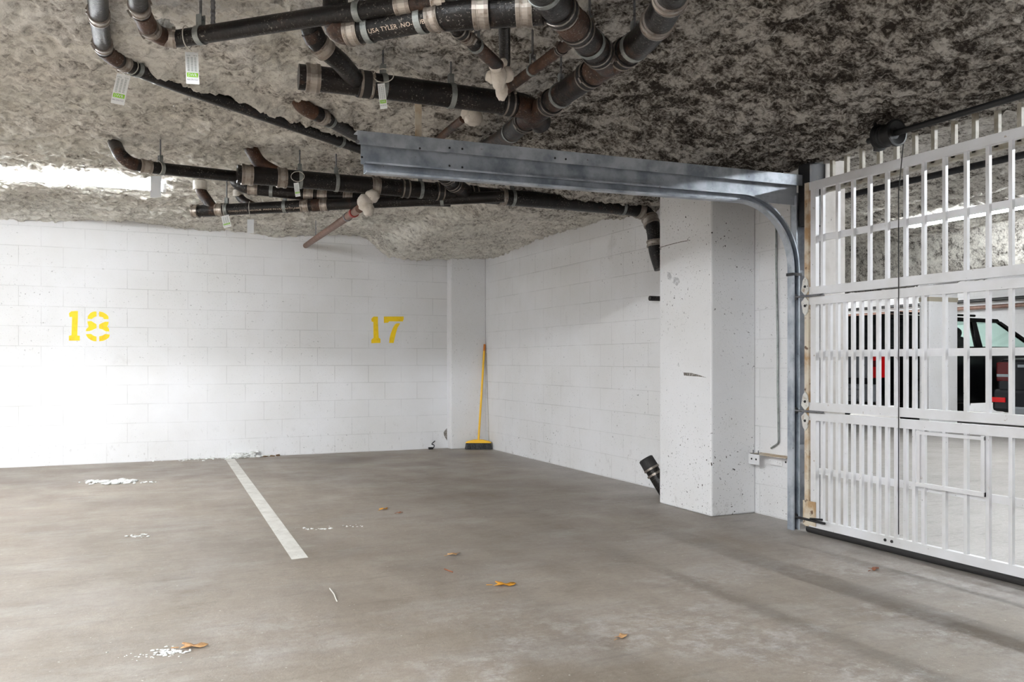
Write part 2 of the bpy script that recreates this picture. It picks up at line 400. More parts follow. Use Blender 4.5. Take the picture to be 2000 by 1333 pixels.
# concrete column beside the gate, pilaster in the far corner
gatecol = MB().box((3.648, 4.745, 0), (XS, 5.372, 2.45)).build('column', 'conc'); struct(bevel(gatecol, 0.012))
def mark(name, plane, pts, mat, parent):
    q = [(at_x(x, y, 3.6478) if plane == 'x' else at_y(x, y, YB - 0.0005)) for x, y in pts]
    MB().prism(q, (-0.0006, 0, 0) if plane == 'x' else (0, -0.0006, 0)).build(name, mat, parent)
mark('scuff_mark', 'x', [(1335, 728), (1350, 729), (1362, 732), (1380, 738), (1364, 736), (1350, 735), (1336, 734)], 'scuff', gatecol)
mark('scuff_mark', 'x', [(1303, 531), (1309, 533), (1312, 541), (1310, 548), (1304, 545)], 'smudge', gatecol)
mark('scuff_mark', 'x', [(1316, 541), (1325, 543), (1328, 551), (1322, 559), (1315, 553)], 'smudge', gatecol)
mark('crack', 'x', [(1287, 483.5), (1310, 477), (1330, 472), (1348, 469), (1348, 470.2), (1330, 473.4), (1310, 478.4), (1287, 485)], 'scuff', gatecol)
pil_x0 = at_y(881, 880, YB - 0.15).x
struct(bevel(MB().box((pil_x0, YB - 0.15, 0), (XS, YB, 2.5)).build('column', 'conc'), 0.01))
mark('chipped_gap', 'y', [(873, 837), (873.5, 862), (870, 856), (867, 850), (866.5, 845), (869, 841)], 'scuff', bpy.data.objects['wall_back'])
# far bay beyond the gate
XF = 16.4
struct(MB().box((XF, -5, 0), (XF + 0.2, 17, 3.3)).build('wall_far', 'farw'))
struct(MB().box((XS + 0.17, 17, 0), (XF + 0.2, 17.2, 3.3)).build('wall_far', 'back'))
struct(MB().box((XS + 0.17, -5.2, 0), (XF + 0.2, -5, 3.3)).build('wall_far', 'back'))
struct(MB().box((XS, YB, 2.0), (XS + 0.17, 17, 3.3)).build('wall_far', 'side'))
struct(MB().box((XS, YB + 0.2, 0), (XS + 0.17, 17, 2.0)).build('wall_far', 'side'))
fc = MB().box((10.75, 8.855, 0), (11.35, 9.03, 3.1)).build('column', 'conc'); struct(bevel(fc, 0.01))
struct(MB().box((XS - 0.002, 4.092, 0), (XS + 0.172, 4.101, 2.4)).build('trim_2', 'jamb'))
struct(MB().box((10.745, 8.85, 1.955), (11.355, 9.035, 2.02)).build('trim_1', 'band_paint'))

def vnoise(x, y, seed):
    """smooth 2-D value noise, vectorised"""
    rs = np.random.RandomState(seed); T = rs.rand(256, 256)
    xi = np.floor(x).astype(int); yi = np.floor(y).astype(int); fx = x - xi; fy = y - yi
    fx = fx * fx * (3 - 2 * fx); fy = fy * fy * (3 - 2 * fy)
    g = lambda i, j: T[i % 256, j % 256]
    return (g(xi, yi) * (1 - fx) + g(xi + 1, yi) * fx) * (1 - fy) + (g(xi, yi + 1) * (1 - fx) + g(xi + 1, yi + 1) * fx) * fy - 0.5
def sstep(a, b, x):
    t = np.clip((x - a) / (b - a), 0, 1); return t * t * (3 - 2 * t)
def ceil_base(X, Y):
    wv = sstep(5.0, 7.0, Y)
    Z = 2.49 - 0.13 * (sstep(2.5, 3.3, X) * (1 - wv) + sstep(2.56, 2.84, X) * wv)   # dropped beam along the gate side
    Z = Z + 0.035 * sstep(7.4, 9.8, Y) * (1 - sstep(2.4, 2.7, X))                   # rises a little to the back wall on the left
    Z = Z - 0.03 * sstep(8.2, 9.5, Y) * sstep(2.5, 3.0, X)
    # wool banked up against the near side of the half buried pipe and of the rusty elbow pipe
    for (a, b, k, w) in BANKS:
        dx, dy = b[0] - a[0], b[1] - a[1]; L2 = dx * dx + dy * dy; L = L2 ** 0.5
        t = np.clip(((X - a[0]) * dx + (Y - a[1]) * dy) / L2, 0, 1)
        nx, ny = dy / L, -dx / L                                                    # towards the camera side
        if ny > 0: nx, ny = -nx, -ny
        d2 = (X - a[0] - t * dx - nx * 0.05) ** 2 + (Y - a[1] - t * dy - ny * 0.05) ** 2
        Z = Z - k * np.exp(-d2 / (w * w))
    Z = Z + 0.40 * (1 - sstep(1.78, 1.9, Y))                                        # deeper bay over the driving lane
    return Z
BANKS = [(at_z(300, 148, 2.46), at_z(740, 304, 2.46), 0.045, 0.055), (at_z(650, 238, 2.46), at_z(780, 300, 2.47), 0.05, 0.06)]
def wool(name, xs, ys, base, mat, amp=1.0, jit=1.0):
    X, Y = np.meshgrid(xs, ys, indexing='ij')
    Z = base(X, Y)
    n = 0.07 * vnoise(X * 1.3, Y * 1.3, 1) + 0.034 * vnoise(X * 4.1, Y * 4.1, 2) + 0.026 * vnoise(X * 11, Y * 11, 3) + 0.028 * vnoise(X * 27, Y * 27, 4) + 0.023 * vnoise(X * 61, Y * 61, 5)
    Z = Z + amp * n
    X2 = X + jit * (0.03 * vnoise(X * 19, Y * 19, 6) + 0.016 * vnoise(X * 55, Y * 55, 7))
    Y2 = Y + jit * (0.03 * vnoise(X * 19, Y * 19, 8) + 0.016 * vnoise(X * 55, Y * 55, 9))
    Y2 = np.minimum(Y2, ys[-1]); X2 = np.clip(X2, xs[0], xs[-1])
    a, b = X.shape
    co = np.stack([X2, Y2, Z], -1).reshape(-1, 3)
    i = np.arange(a * b).reshape(a, b)
    q = np.stack([i[:-1, :-1], i[:-1, 1:], i[1:, 1:], i[1:, :-1]], -1).reshape(-1, 4)
    me = bpy.data.meshes.new(name)
    me.vertices.add(len(co)); me.vertices.foreach_set('co', co.ravel())
    me.loops.add(q.size); me.loops.foreach_set('vertex_index', q.ravel().astype(np.int32))
    me.polygons.add(len(q)); me.polygons.foreach_set('loop_start', np.arange(0, q.size, 4).astype(np.int32))
    me.polygons.foreach_set('loop_total', np.full(len(q), 4, np.int32))
    me.update(calc_edges=True); me.polygons.foreach_set('use_smooth', np.ones(len(q), bool))
    o = bpy.data.objects.new(name, me); COL.objects.link(o); me.materials.append(M[mat])
    return struct(o)
xs = np.concatenate([np.arange(-8, -2.4, 0.06), np.arange(-2.4, 4.15, 0.0145), [4.15]])
ys = np.concatenate([np.arange(-5, 1.6, 0.1), np.arange(1.6, 2.0, 0.03), np.arange(2.0, 9.85, 0.0145), [9.85]])
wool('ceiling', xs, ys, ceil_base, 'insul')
xs = np.concatenate([np.arange(4.3, 12, 0.035), np.arange(12, 16.4, 0.06), [16.4]])
ys = np.concatenate([np.arange(-5, 1, 0.15), np.arange(1, 13, 0.035), np.arange(13, 17, 0.12), [17]])
wool('ceiling', xs, ys, lambda X, Y: 2.88 + 0.08 * sstep(8, 14, X) - 0.62 * sstep(10.3, 10.55, X) * (1 - sstep(11.5, 11.75, X)) + 0.03 * np.sin(Y * 0.2 + X * 9.0), 'insul_far', 1.2)
struct(MB().box((4.14, -5, 2.40), (4.32, 17, 3.1)).build('beam', 'insul_far'))
# roof slab closing the bays
struct(MB().box((-8.2, -5.2, 2.95), (4.3, 10.05, 3.05)).build('ceiling', 'conc'))
struct(MB().box((4.3, -5.2, 3.1), (16.6, 17.2, 3.2)).build('ceiling', 'conc'))

# ------------------------------------------------------------------ pipe work
def fillet(pts, k):
    pts = [Vector(p) for p in pts]; out = [pts[0]]
    for i in range(1, len(pts) - 1):
        a, b, c = pts[i - 1], pts[i], pts[i + 1]
        la, lc = (a - b).length, (c - b).length
        t = min(k, 0.48 * la, 0.48 * lc)
        p0 = b + (a - b).normalized() * t; p2 = b + (c - b).normalized() * t
        for q in range(9):
            u = q / 8; out.append(p0 * (1 - u) ** 2 + b * 2 * u * (1 - u) + p2 * u * u)
    out.append(pts[-1])
    res = [out[0]]
    for p in out[1:]:
        n = max(1, int((p - res[-1]).length / 0.06)); a = res[-1].copy()
        if (p - a).length < 1e-5: continue
        for q in range(1, n + 1): res.append(a + (p - a) * q / n)
    return res
class Run:
    """one length of pipe work: a thing whose children are its barrel, fittings and couplings"""
    def __init__(s, name, label, pts, r, mat, cat='pipe', group=None, bend=None):
        s.path = fillet(pts, bend if bend else 2.2 * r); s.r = r
        s.o = thing(name, s.path[0], label, cat, group)
        MB().tube(s.path, r, 24).build('barrel', mat, s.o)
    def near(s, px, py):
        best = None
        for i, p in enumerate(s.path):
            x, y = proj(p); d = (x - px) ** 2 + (y - py) ** 2
            if best is None or d < best[0]: best = (d, i)
        i = best[1]
        # refine on the two neighbouring segments
        bp, bd = s.path[i], best[0]
        for j in (i - 1, i):
            if 0 <= j < len(s.path) - 1:
                for q in range(21):
                    p = s.path[j] + (s.path[j + 1] - s.path[j]) * q / 20; x, y = proj(p); d = (x - px) ** 2 + (y - py) ** 2
                    if d < bd: bd, bp = d, p
        t = (s.path[min(i + 1, len(s.path) - 1)] - s.path[max(i - 1, 0)]).normalized()
        return bp, t
    def coupling(s, px, py, L=0.06, style='wide', mat='band'):
        p, t = s.near(px, py); r = s.r
        if style == 'wide':
            h = L / 2
            o = MB().lathe(p, t, [(-h, r * 1.02), (-h, r * 1.13), (-h * 0.36, r * 1.13), (-h * 0.36, r * 1.10), (h * 0.36, r * 1.10), (h * 0.36, r * 1.13), (h, r * 1.13), (h, r * 1.02)], 28).build('coupling', mat, s.o)
            for k in (-1, 1):
                c = p + t * (k * h * 0.68)
                m = MB().lathe(c, t, [(-h * 0.2, r * 1.1), (-h * 0.2, r * 1.165), (h * 0.2, r * 1.165), (h * 0.2, r * 1.1)], 28)
                s.screw(m, c, t, r * 1.18); m.build('clamp', 'clamp', o)
        else:
            h = L / 2
            o = MB().lathe(p, t, [(-h, r * 1.02), (-h, r * 1.10), (h, r * 1.10), (h, r * 1.02)], 28).build('coupling', 'rubber', s.o)
            for k in (-1, 1):
                c = p + t * (k * h * 0.66); w = max(0.0035, h * 0.16)
                m = MB().lathe(c, t, [(-w, r * 1.08), (-w, r * 1.15), (w, r * 1.15), (w, r * 1.08)], 28)
                s.screw(m, c, t, r * 1.17); m.build('clamp', 'clamp', o)
    def screw(s, m, c, t, r):
        d = Vector((0, 0, 1)) - t * t.z
        if d.length < 0.05: d = Vector((1, 0, 0))
        d.normalize(); side = t.cross(d)
        dirn = (d * R.choice((-0.5, 0.35, 0.7)) + side * R.choice((-1, 1)) * 0.8).normalized()
        tan = t.cross(dirn)
        m.obox(c + dirn * r, t * 0.006, tan * 0.012, dirn * 0.005)
    def ring(s, px, py, w=0.012, k=1.12, mat='iron', name='hub'):
        p, t = s.near(px, py)
        MB().lathe(p, t, [(-w, s.r), (-w, s.r * k), (w, s.r * k), (w, s.r)], 28).build(name, mat, s.o)
    def part(s, name, pts, r, mat, bend=None):
        return MB().tube(fillet(pts, bend if bend else 2.2 * r), r, 22).build(name, mat, s.o)
    def section(s, pxa, pxb, mat, name='fitting', k=1.03):
        """a stretch of the run in another finish (an elbow, a wye body)"""
        def idx(px): return min(range(len(s.path)), key=lambda i: (proj(s.path[i])[0] - px[0]) ** 2 + (proj(s.path[i])[1] - px[1]) ** 2)
        i, j = sorted((idx(pxa), idx(pxb)))
        if j > i: MB().tube(s.path[i:j + 1], s.r * k, 24).build(name, mat, s.o)

HG = 'galvanised pipe hangers'
def hanger(run, px, py, label, top=None, w=0.026, style='strap', rise=0.045):
    p, t = run.near(px, py); r = run.r * 1.03
    o = thing('pipe_hanger', p, label, 'hanger', HG)
    hz = Vector((t.x, t.y, 0)).normalized() if (abs(t.x) + abs(t.y)) > 1e-3 else Vector((1, 0, 0))
    side = Vector((-hz.y, hz.x, 0)); up = Vector((0, 0, 1))
    n = 28; th = 0.003
    a = up - t * up.dot(t); a = a.normalized() if a.length > 0.1 else side.copy(); b = t.cross(a)
    m = MB(); vs = []
    for k in range(n + 1):
        ang = PI * 0.06 + (2 * PI - PI * 0.12) * k / n
        d = a * math.cos(ang) + b * math.sin(ang)
        for (q, e) in ((r, -w / 2), (r + th, -w / 2), (r + th, w / 2), (r, w / 2)): vs.append(p + d * q + t * e)
    fs = []
    for k in range(n):
        for q in range(4): fs.append((k * 4 + q, k * 4 + (q + 1) % 4, (k + 1) * 4 + (q + 1) % 4, (k + 1) * 4 + q))
    m.add(vs, fs); top_z = p.z + r
    for sgn in (-1, 1):
        c0 = p + a * (r * 0.97) + b * (sgn * 0.010); c1 = c0 + up * rise
        m.obox((c0 + c1) / 2, t * (w / 2), b * 0.0018, (c1 - c0) / 2)
    m.build('strap', 'strap', o)
    zt = top if top else float(ceil_base(np.array([p.x]), np.array([p.y]))[0]) + 0.03
    z0 = top_z + rise * 0.6
    if zt > z0 + 0.02:
        q = Vector((p.x, p.y, 0)) + Vector((a.x, a.y, 0)) * r
        MB().tube([q + up * z0, q + up * zt], 0.005, 8).build('threaded_rod', 'rod', o)
        MB().lathe(q + up * (z0 - 0.004), up, [(0, 0.011), (0.012, 0.011)], 6).build('nut', 'rod', o)
    return o

PG = 'cast iron drain pipes under the ceiling'
zc = lambda x, y, z: at_z(x, y, z)
def on(p, q, d):
    """carry a run on past p (coming from q) for d metres, then turn up into the wool"""
    v = (p - q); v.z = 0; e = p + v.normalized() * d
    return [e, Vector((e.x, e.y, 2.56))]
# 1  pipe dropping in at the left edge, then half buried in the wool on its way to the track
r1 = Run('drain_pipe', 'black drain pipe elbowing at far left then half buried diagonally in ceiling wool', on(zc(188, -60, 2.40), zc(193, 30, 2.40), 0.35)[::-1] + [zc(188, -60, 2.40), zc(193, 30, 2.43), zc(202, 98, 2.45), zc(240, 124, 2.455), zc(330, 160, 2.462), zc(700, 288, 2.462), zc(760, 312, 2.46)], 0.036, 'iron', group=PG, bend=0.07)
r1.coupling(197, 30, 0.07); r1.coupling(202, 86, 0.06); r1.coupling(238, 123, 0.05)
r1.section((204, 96), (226, 118), 'rust', 'elbow', 1.06)
# 2  slim pipe slanting up to the right, with two tags' worth of elbow at its left end
r2 = Run('drain_pipe', 'slim black drain pipe slanting right above lettered pipe, rusty elbows at left', on(zc(266, -55, 2.34), zc(270, 12, 2.34), 0.35)[::-1] + [zc(266, -55, 2.34), zc(270, 12, 2.335), zc(292, 58, 2.33), zc(322, 74, 2.33), zc(345, 76, 2.33), zc(620, 33, 2.33), zc(780, 11, 2.33), zc(900, -6, 2.33)] + on(zc(900, -6, 2.33), zc(780, 11, 2.33), 0.45), 0.033, 'iron', group=PG, bend=0.07)
r2.coupling(270, 14, 0.05); r2.coupling(292, 57, 0.045); r2.coupling(333, 76, 0.042)
r2.section((296, 61), (324, 74), 'rust', 'elbow', 1.05); r2.section((272, 24), (286, 50), 'rust', 'elbow', 1.05)
r2.coupling(790, 10, 0.06); r2.coupling(862, 2, 0.055); r2.section((805, 9), (848, 3), 'iron2', 'fitting', 1.08)
# 3  lettered pipe below it, growing into the big branch at the top
r3 = Run('drain_pipe', 'black drain pipe with white lettering and large collared branch at top centre', [zc(655, 62, 2.285) + Vector((0, 0, 0.22)), zc(655, 62, 2.285) + Vector((0, 0, 0.02)), zc(676, 63, 2.285), zc(720, 57, 2.285), zc(850, 33, 2.285), zc(900, 22, 2.285), zc(1060, 16, 2.285)], 0.046, 'iron', group=PG, bend=0.08)
r3.coupling(692, 60, 0.055); r3.coupling(853, 33, 0.05)
r3.section((655, 50), (682, 63), 'iron2', 'elbow', 1.06)
MB().tube([r3.near(870, 30)[0], r3.near(1064, 16)[0]], 0.056, 26).build('branch_barrel', 'iron', r3.o)
for px in (942, 1024):
    p, t = r3.near(px, 18); h = 0.028
    cp = MB().lathe(p, t, [(-h, 0.055), (-h, 0.063), (-h * .3, 0.063), (-h * .3, 0.0605), (h * .3, 0.0605), (h * .3, 0.063), (h, 0.063), (h, 0.055)], 30).build('coupling', 'band', r3.o)
    for k in (-1, 1): MB().lathe(p + t * k * h * .7, t, [(-.006, .06), (-.006, .0655), (.006, .0655), (.006, .06)], 30).build('clamp', 'clamp', cp)
# short white stub above the slim pipe
st = Run('vent_stub', 'short pale metal stub rising behind slim black pipe at top', [zc(656, 22, 2.36), zc(650, -40, 2.50)], 0.034, 'band', 'pipe')
# 4  large capped pipe with a branch near its open end
r4 = Run('drain_pipe', 'large black drain pipe with open capped left end and branch, above the track', [zc(583, 150, 2.315), zc(700, 163, 2.315), zc(1000, 203, 2.315), zc(1030, 209, 2.315), zc(1056, 240, 2.30)], 0.055, 'iron', group=PG, bend=0.05)
r4.coupling(611, 153, 0.062); r4.coupling(714, 165, 0.075, 'pair'); r4.coupling(990, 202, 0.055, 'pair')
r4.section((583, 150), (592, 151), 'rust', 'end_cap', 1.05)
r4.part('branch', [r4.near(700, 163)[0], zc(662, 118, 2.34), zc(628, 92, 2.37), zc(612, 70, 2.40), zc(598, 30, 2.47)], 0.041, 'iron', 0.06)
br4 = Run.__new__(Run); br4.path = fillet([zc(662, 118, 2.34), zc(628, 92, 2.37), zc(612, 70, 2.40), zc(598, 30, 2.47)], 0.06); br4.r = 0.041; br4.o = r4.o
br4.coupling(629, 95, 0.05); br4.ring(612, 70, 0.02, 1.08, 'iron2', 'elbow')
r4.section((1004, 203), (1050, 232), 'iron2', 'elbow', 1.08)
# 5  big diagonal pipe
r5 = Run('drain_pipe', 'large brown-black drain pipe running diagonally from track to top right', [zc(925, 305, 2.42), zc(985, 270, 2.36), zc(1040, 225, 2.30), zc(1180, 127, 2.30), zc(1232, 98, 2.30), zc(1265, 70, 2.30), zc(1300, 20, 2.30), zc(1322, -40, 2.30)] + on(zc(1322, -40, 2.30), zc(1300, 20, 2.30), 0.5), 0.054, 'iron2', group=PG, bend=0.12)
r5.coupling(1027, 238, 0.06, 'pair'); r5.coupling(1075, 201, 0.055, 'pair'); r5.coupling(1152, 148, 0.06, 'pair'); r5.coupling(1219, 105, 0.06, 'pair')
r5.coupling(1287, 44, 0.05); r5.coupling(1312, -6, 0.05)
r5.section((1160, 141), (1212, 110), 'rust', 'wye', 1.07); r5.section((1240, 92), (1320, -30), 'iron', 'fitting', 1.03)
# 6  big pipe coming down from the top to the wye
r6 = Run('drain_pipe', 'large brown-black drain pipe descending from top edge into the diagonal pipe', on(zc(1040, -50, 2.275), zc(1080, 5, 2.275), 0.5)[::-1] + [zc(1040, -50, 2.275), zc(1080, 5, 2.28), zc(1188, 124, 2.29)], 0.055, 'iron2', group=PG)
r6.coupling(1094, 20, 0.06, 'pair'); r6.coupling(1127, 56, 0.06, 'pair'); r6.coupling(1168, 102, 0.055, 'pair')
r6.section((1100, 28), (1120, 48), 'rust', 'wye', 1.06); r6.section((1050, -38), (1088, 14), 'iron', 'fitting', 1.03)
# 7  small pipe into white lagging
r7 = Run('drain_pipe', 'small dark pipe slanting down into lumpy white lagging below the collared branch', [zc(880, 45, 2.29), zc(905, 66, 2.28), zc(972, 128, 2.265)], 0.026, 'iron2', group=PG)
r7.coupling(900, 62, 0.04, 'pair'); r7.coupling(912, 72, 0.03)
lag = MB().blob(at_z(974, 150, 2.25), 0.052, 3, 0.22, 3, (0.62, 0.62, 1.15)).blob(at_z(962, 150, 2.26), 0.03, 5, 0.2).blob(at_z(988, 146, 2.27), 0.034, 8, 0.2).blob(at_z(980, 178, 2.235), 0.034, 9, 0.15, 3, (0.8, 0.8, 1.25)).blob(at_z(968, 128, 2.262), 0.028, 4, 0.1).blob(at_z(983, 122, 2.31), 0.018, 2, 0.2)
lag.build('lagging', 'wrap', r7.o)
Run('riser_pipe', 'dark vertical-looking pipe end between collared branch and white lagging', [zc(985, 46, 2.40), zc(986, 124, 2.36)], 0.024, 'iron', 'pipe')
# 8  small rusty pipe
r8 = Run('drain_pipe', 'small rusty pipe leading left from beside the diagonal pipes', [zc(1116, 80, 2.295), zc(1060, 122, 2.32), zc(1004, 164, 2.33), zc(985, 178, 2.34)], 0.023, 'rust', group=PG)
r8.coupling(1096, 95, 0.03, 'pair')
# 9  rusty elbow out of the wool
r9 = Run('drain_pipe', 'rusty elbow emerging from ceiling wool behind capped pipe, running to track', [zc(580, 190, 2.56), zc(590, 208, 2.475), zc(620, 224, 2.455), zc(650, 238, 2.46), zc(705, 268, 2.47), zc(790, 305, 2.475)], 0.040, 'iron', group=PG, bend=0.06)
r9.section((578, 180), (612, 220), 'rust', 'elbow', 1.06); r9.coupling(628, 228, 0.05)
# little lagged cap and pipe by the track
r9b = Run('drain_pipe', 'small dark pipe with white lagged end above the track', [zc(838, 290, 2.44), zc(872, 258, 2.44), zc(905, 232, 2.42)], 0.022, 'rust', group=PG)
MB().blob(at_z(924, 230, 2.40), 0.055, 6, 0.12, 3, (1, 1, 0.8)).blob(at_z(914, 222, 2.42), 0.04, 2, 0.2).build('lagging', 'wrap', r9b.o)
# 10  slim pipe at the far left above the lamp
r10 = Run('drain_pipe', 'slim black drain pipe curving out of the wool above the lit tube', [at_y(214, 258, 6.25), at_y(234, 302, 5.76), at_y(254, 320, 5.76), at_y(300, 328, 5.80), at_y(462, 345, 6.06), at_y(490, 348, 6.08)], 0.038, 'iron', group=PG, bend=0.1)
r10.coupling(284, 327, 0.07); r10.section((232, 280), (268, 323), 'iron2', 'elbow', 1.05)
# 11  the long main behind the track
r11 = Run('drain_pipe', 'longest black drain pipe, banded, running under track to the column', [at_y(463, 340, 5.9), at_y(1236, 407, 5.9), at_y(1264, 416, 5.9), at_y(1278, 448, 5.82), at_y(1280, 488, 5.80), at_y(1292, 525, 5.76)], 0.060, 'iron', group=PG, bend=0.09)
for (x, y, L, st_) in ((482, 341, 0.075, 'wide'), (550, 347, 0.065, 'wide'), (733, 363, 0.06, 'wide'), (791, 368, 0.065, 'pair'), (858, 374, 0.065, 'pair'), (925, 380, 0.06, 'pair'), (980, 385, 0.055, 'wide'), (1250, 411, 0.05, 'wide'), (1271, 432, 0.085, 'wide'), (1280, 476, 0.05, 'wide')):
    r11.coupling(x, y, L, st_)
r11.section((463, 340), (470, 341), 'rust', 'end_cap', 1.06)
r11.part('branch', [r11.near(560, 348)[0], r11.near(515, 340)[0] + Vector((-0.02, 0.04, 0.09)), r11.near(505, 340)[0] + Vector((-0.06, 0.09, 0.24))], 0.045, 'rust', 0.06)
bp = [r11.near(905, 378)[0], zc(886, 352, 2.335), zc(872, 336, 2.37)]
r11.part('wye_branch', [r11.near(915, 379)[0], at_y(884, 358, 5.72), at_y(868, 340, 5.60), at_y(860, 322, 5.5)], 0.055, 'iron2', 0.05)
b11 = Run.__new__(Run); b11.path = fillet([r11.near(915, 379)[0], at_y(884, 358, 5.72), at_y(868, 340, 5.60), at_y(860, 322, 5.5)], 0.05); b11.r = 0.055; b11.o = r11.o
b11.coupling(884, 359, 0.05, 'pair'); b11.coupling(872, 345, 0.04, 'pair')
# 12  second pipe tucked below and behind the main
r12 = Run('drain_pipe', 'black drain pipe tucked behind the long main, wide tan collars', [at_y(455, 335, 6.6), at_y(462, 358, 6.55), at_y(482, 367, 6.5), at_y(600, 380, 6.4), at_y(760, 389, 6.2), at_y(880, 392, 6.03)], 0.047, 'iron', group=PG, bend=0.1)
for x, y in ((494, 369), (603, 380), (630, 382), (680, 385)): r12.coupling(x, y, 0.07)
# 13  lower pipe with two white-collared branches
r13 = Run('drain_pipe', 'lower black drain pipe with worn white print and capped left end', [at_z(376, 413, 2.20), at_z(440, 410, 2.205), at_z(700, 397, 2.24), at_z(985, 384, 2.29)], 0.043, 'iron', group=PG)
r13.coupling(383, 412, 0.05); r13.coupling(430, 410, 0.055); r13.coupling(596, 402, 0.06); r13.coupling(634, 401, 0.055)
r13.section((392, 412), (422, 411), 'iron2', 'wye', 1.05); r13.section((602, 402), (628, 401), 'iron2', 'fitting', 1.08)
k = r13.near(418, 411)[0]
yk = k.y
r13.part('branch', [k, at_y(402, 388, yk + 0.04), at_y(391, 372, yk + 0.06), at_y(390, 352, yk + 0.06)], 0.040, 'iron2', 0.06)
pcol = at_y(391, 366, yk + 0.06); MB().lathe(pcol, (0, 0, 1), [(-0.02, 0.044), (-0.02, 0.051), (0.045, 0.051), (0.05, 0.044)], 26).build('collar', 'pvc', r13.o)
r14 = Run('drain_pipe', 'short white-collared pipe dropping behind the lower printed pipe', [at_y(465, 345, yk + 0.35), at_y(466, 382, yk + 0.35), at_y(474, 392, yk + 0.32), at_y(505, 408, yk + 0.2)], 0.033, 'iron2', group=PG, bend=0.06)
pcol = at_y(465.5, 380, yk + 0.35); MB().lathe(pcol, (0, 0, 1), [(-0.02, 0.035), (-0.02, 0.042), (0.03, 0.042), (0.035, 0.035)], 26).build('collar', 'pvc', r14.o)
# 15  copper with lagged joint
r15 = Run('copper_pipe', 'brown copper pipe slanting down from lagged joint towards the white back wall', [at_y(597, 480, YB - 0.005), at_z(702, 408, 2.17)], 0.030, 'copper', 'pipe')
p, t = r15.near(680, 425); MB().lathe(p, t, [(-0.02, 0.03), (-0.02, 0.035), (0.02, 0.035), (0.02, 0.03)]).build('clevis_ring', 'rod', r15.o)
p, t = r15.near(692, 416); MB().lathe(p, t, [(-0.03, 0.03), (-0.03, 0.037), (0.03, 0.037), (0.03, 0.03)]).build('collar', 'redband', r15.o)
pl = at_z(713, 396, 2.19)
MB().blob(pl, 0.062, 11, 0.2, 3, (0.9, 0.8, 1.0)).blob(pl + Vector((0.02, -0.02, -0.05)), 0.045, 12, 0.15, 3, (0.9, 0.9, 1.1)).blob(pl + Vector((0.05, -0.01, 0.05)), 0.05, 13, 0.2).build('lagging', 'wrap', r15.o)
MB().tube([r15.near(617, 467)[0] + Vector((0, 0, 0.03)), r15.near(617, 467)[0] + Vector((0, 0, 0.24))], 0.004, 6).build('threaded_rod', 'rod', r15.o)
# 16  thin pale pipe rising under the track
Run('copper_pipe', 'thin pale pipe showing between long black main and the track', [at_y(1030, 384, 6.3), at_y(1092, 356, 5.7), at_y(1140, 336, 5.25)], 0.018, 'wrap', 'pipe')
# perforated strap hanging by the track
o = tag(MB().box((0, 0, 0), (0.035, 0.004, 0.17)).build('strap_iron', 'gaterust'), 'rusty perforated strap holding the track to the ceiling wool', 'bracket')
o.location = at_y(817, 268, 4.20)
# lowest cleanout beside the column, and the short stub above it
a, b = at_y(1263, 900, 5.72), at_y(1300, 962, 5.60)
r17 = Run('cleanout_pipe', 'dark capped pipe poking up from behind the column near the floor', [a, b], 0.055, 'iron', 'pipe')
t = (b - a).normalized()
MB().lathe(a - t * 0.02, t, [(0, 0.05), (0.008, 0.06), (0.10, 0.062), (0.105, 0.056)], 28).build('end_cap', 'rubber', r17.o)
for d in (0.075, 0.125): MB().lathe(a + t * d, t, [(-0.008, 0.056), (-0.008, 0.0655), (0.008, 0.0655), (0.008, 0.056)], 28).build('clamp', 'clamp', r17.o)
Run('pipe_stub', 'short dark pipe stub sticking out halfway up beside the column', [at_y(1269, 583, 5.93), at_y(1300, 584, 5.93)], 0.021, 'iron', 'pipe')

# hangers
H = [(r1, 264, 138, 'loop hanger on half buried pipe beside the upper left tag'),
     (r2, 392, 68, 'strap hanger round slim pipe just right of its tag'),
     (r2, 700, 22, 'strap hanger round slim pipe near the white lettering'),
     (r3, 722, 57, 'strap hanger at the start of the white lettering'),
     (r3, 824, 40, 'strap hanger at the end of the white lettering'),
     (r4, 748, 169, 'strap hanger carrying a looped tag on the large capped pipe'),
     (r4, 880, 187, 'strap hanger round large capped pipe left of the white lagging'),
     (r5, 1096, 187, 'clevis hanger round diagonal pipe below its wye'),
     (r5, 1240, 93, 'strap hanger round the diagonal pipe above its wye'),
     (r5, 1000, 258, 'loop hanger on diagonal pipe close to the track'),
     (r6, 1152, 84, 'loop hanger on descending pipe just above the wye'),
     (r6, 1062, -18, 'loop hanger on descending pipe at the top edge'),
     (r7, 930, 88, 'small loop hanger on thin pipe above the white lagging'),
     (r8, 1040, 137, 'small loop hanger on the rusty thin pipe'),
     (r9, 643, 236, 'loop hanger on pipe behind the rusty elbow'),
     (r1, 664, 276, 'loop hanger on half buried pipe next to the track end'),
     (r10, 314, 330, 'strap hanger on slim pipe above the blank tag'),
     (r11, 585, 350, 'strap hanger with cable loop on the long main'),
     (r11, 657, 356, 'strap hanger on long main between looped tag and lagged joint'),
     (r11, 821, 371, 'strap hanger on the long main between two clamp pairs'),
     (r11, 1000, 387, 'strap hanger on the long main right of its wye'),
     (r11, 1215, 405, 'strap hanger on the long main nearest the column'),
     (r12, 530, 373, 'strap hanger on the pipe tucked behind the long main'),
     (r13, 443, 410, 'strap hanger at capped end of the lower printed pipe'),
     (r13, 557, 405, 'strap hanger in the middle of the lower printed pipe'),
     (r13, 863, 390, 'strap hanger on the lower pipe where it meets the main')]
for (rn, x, y, lb) in H: hanger(rn, x, y, lb, w=0.018 if rn in (r7, r8) else 0.025)
for (x, y, y1) in ((521, 372, 6.9),):
    pass

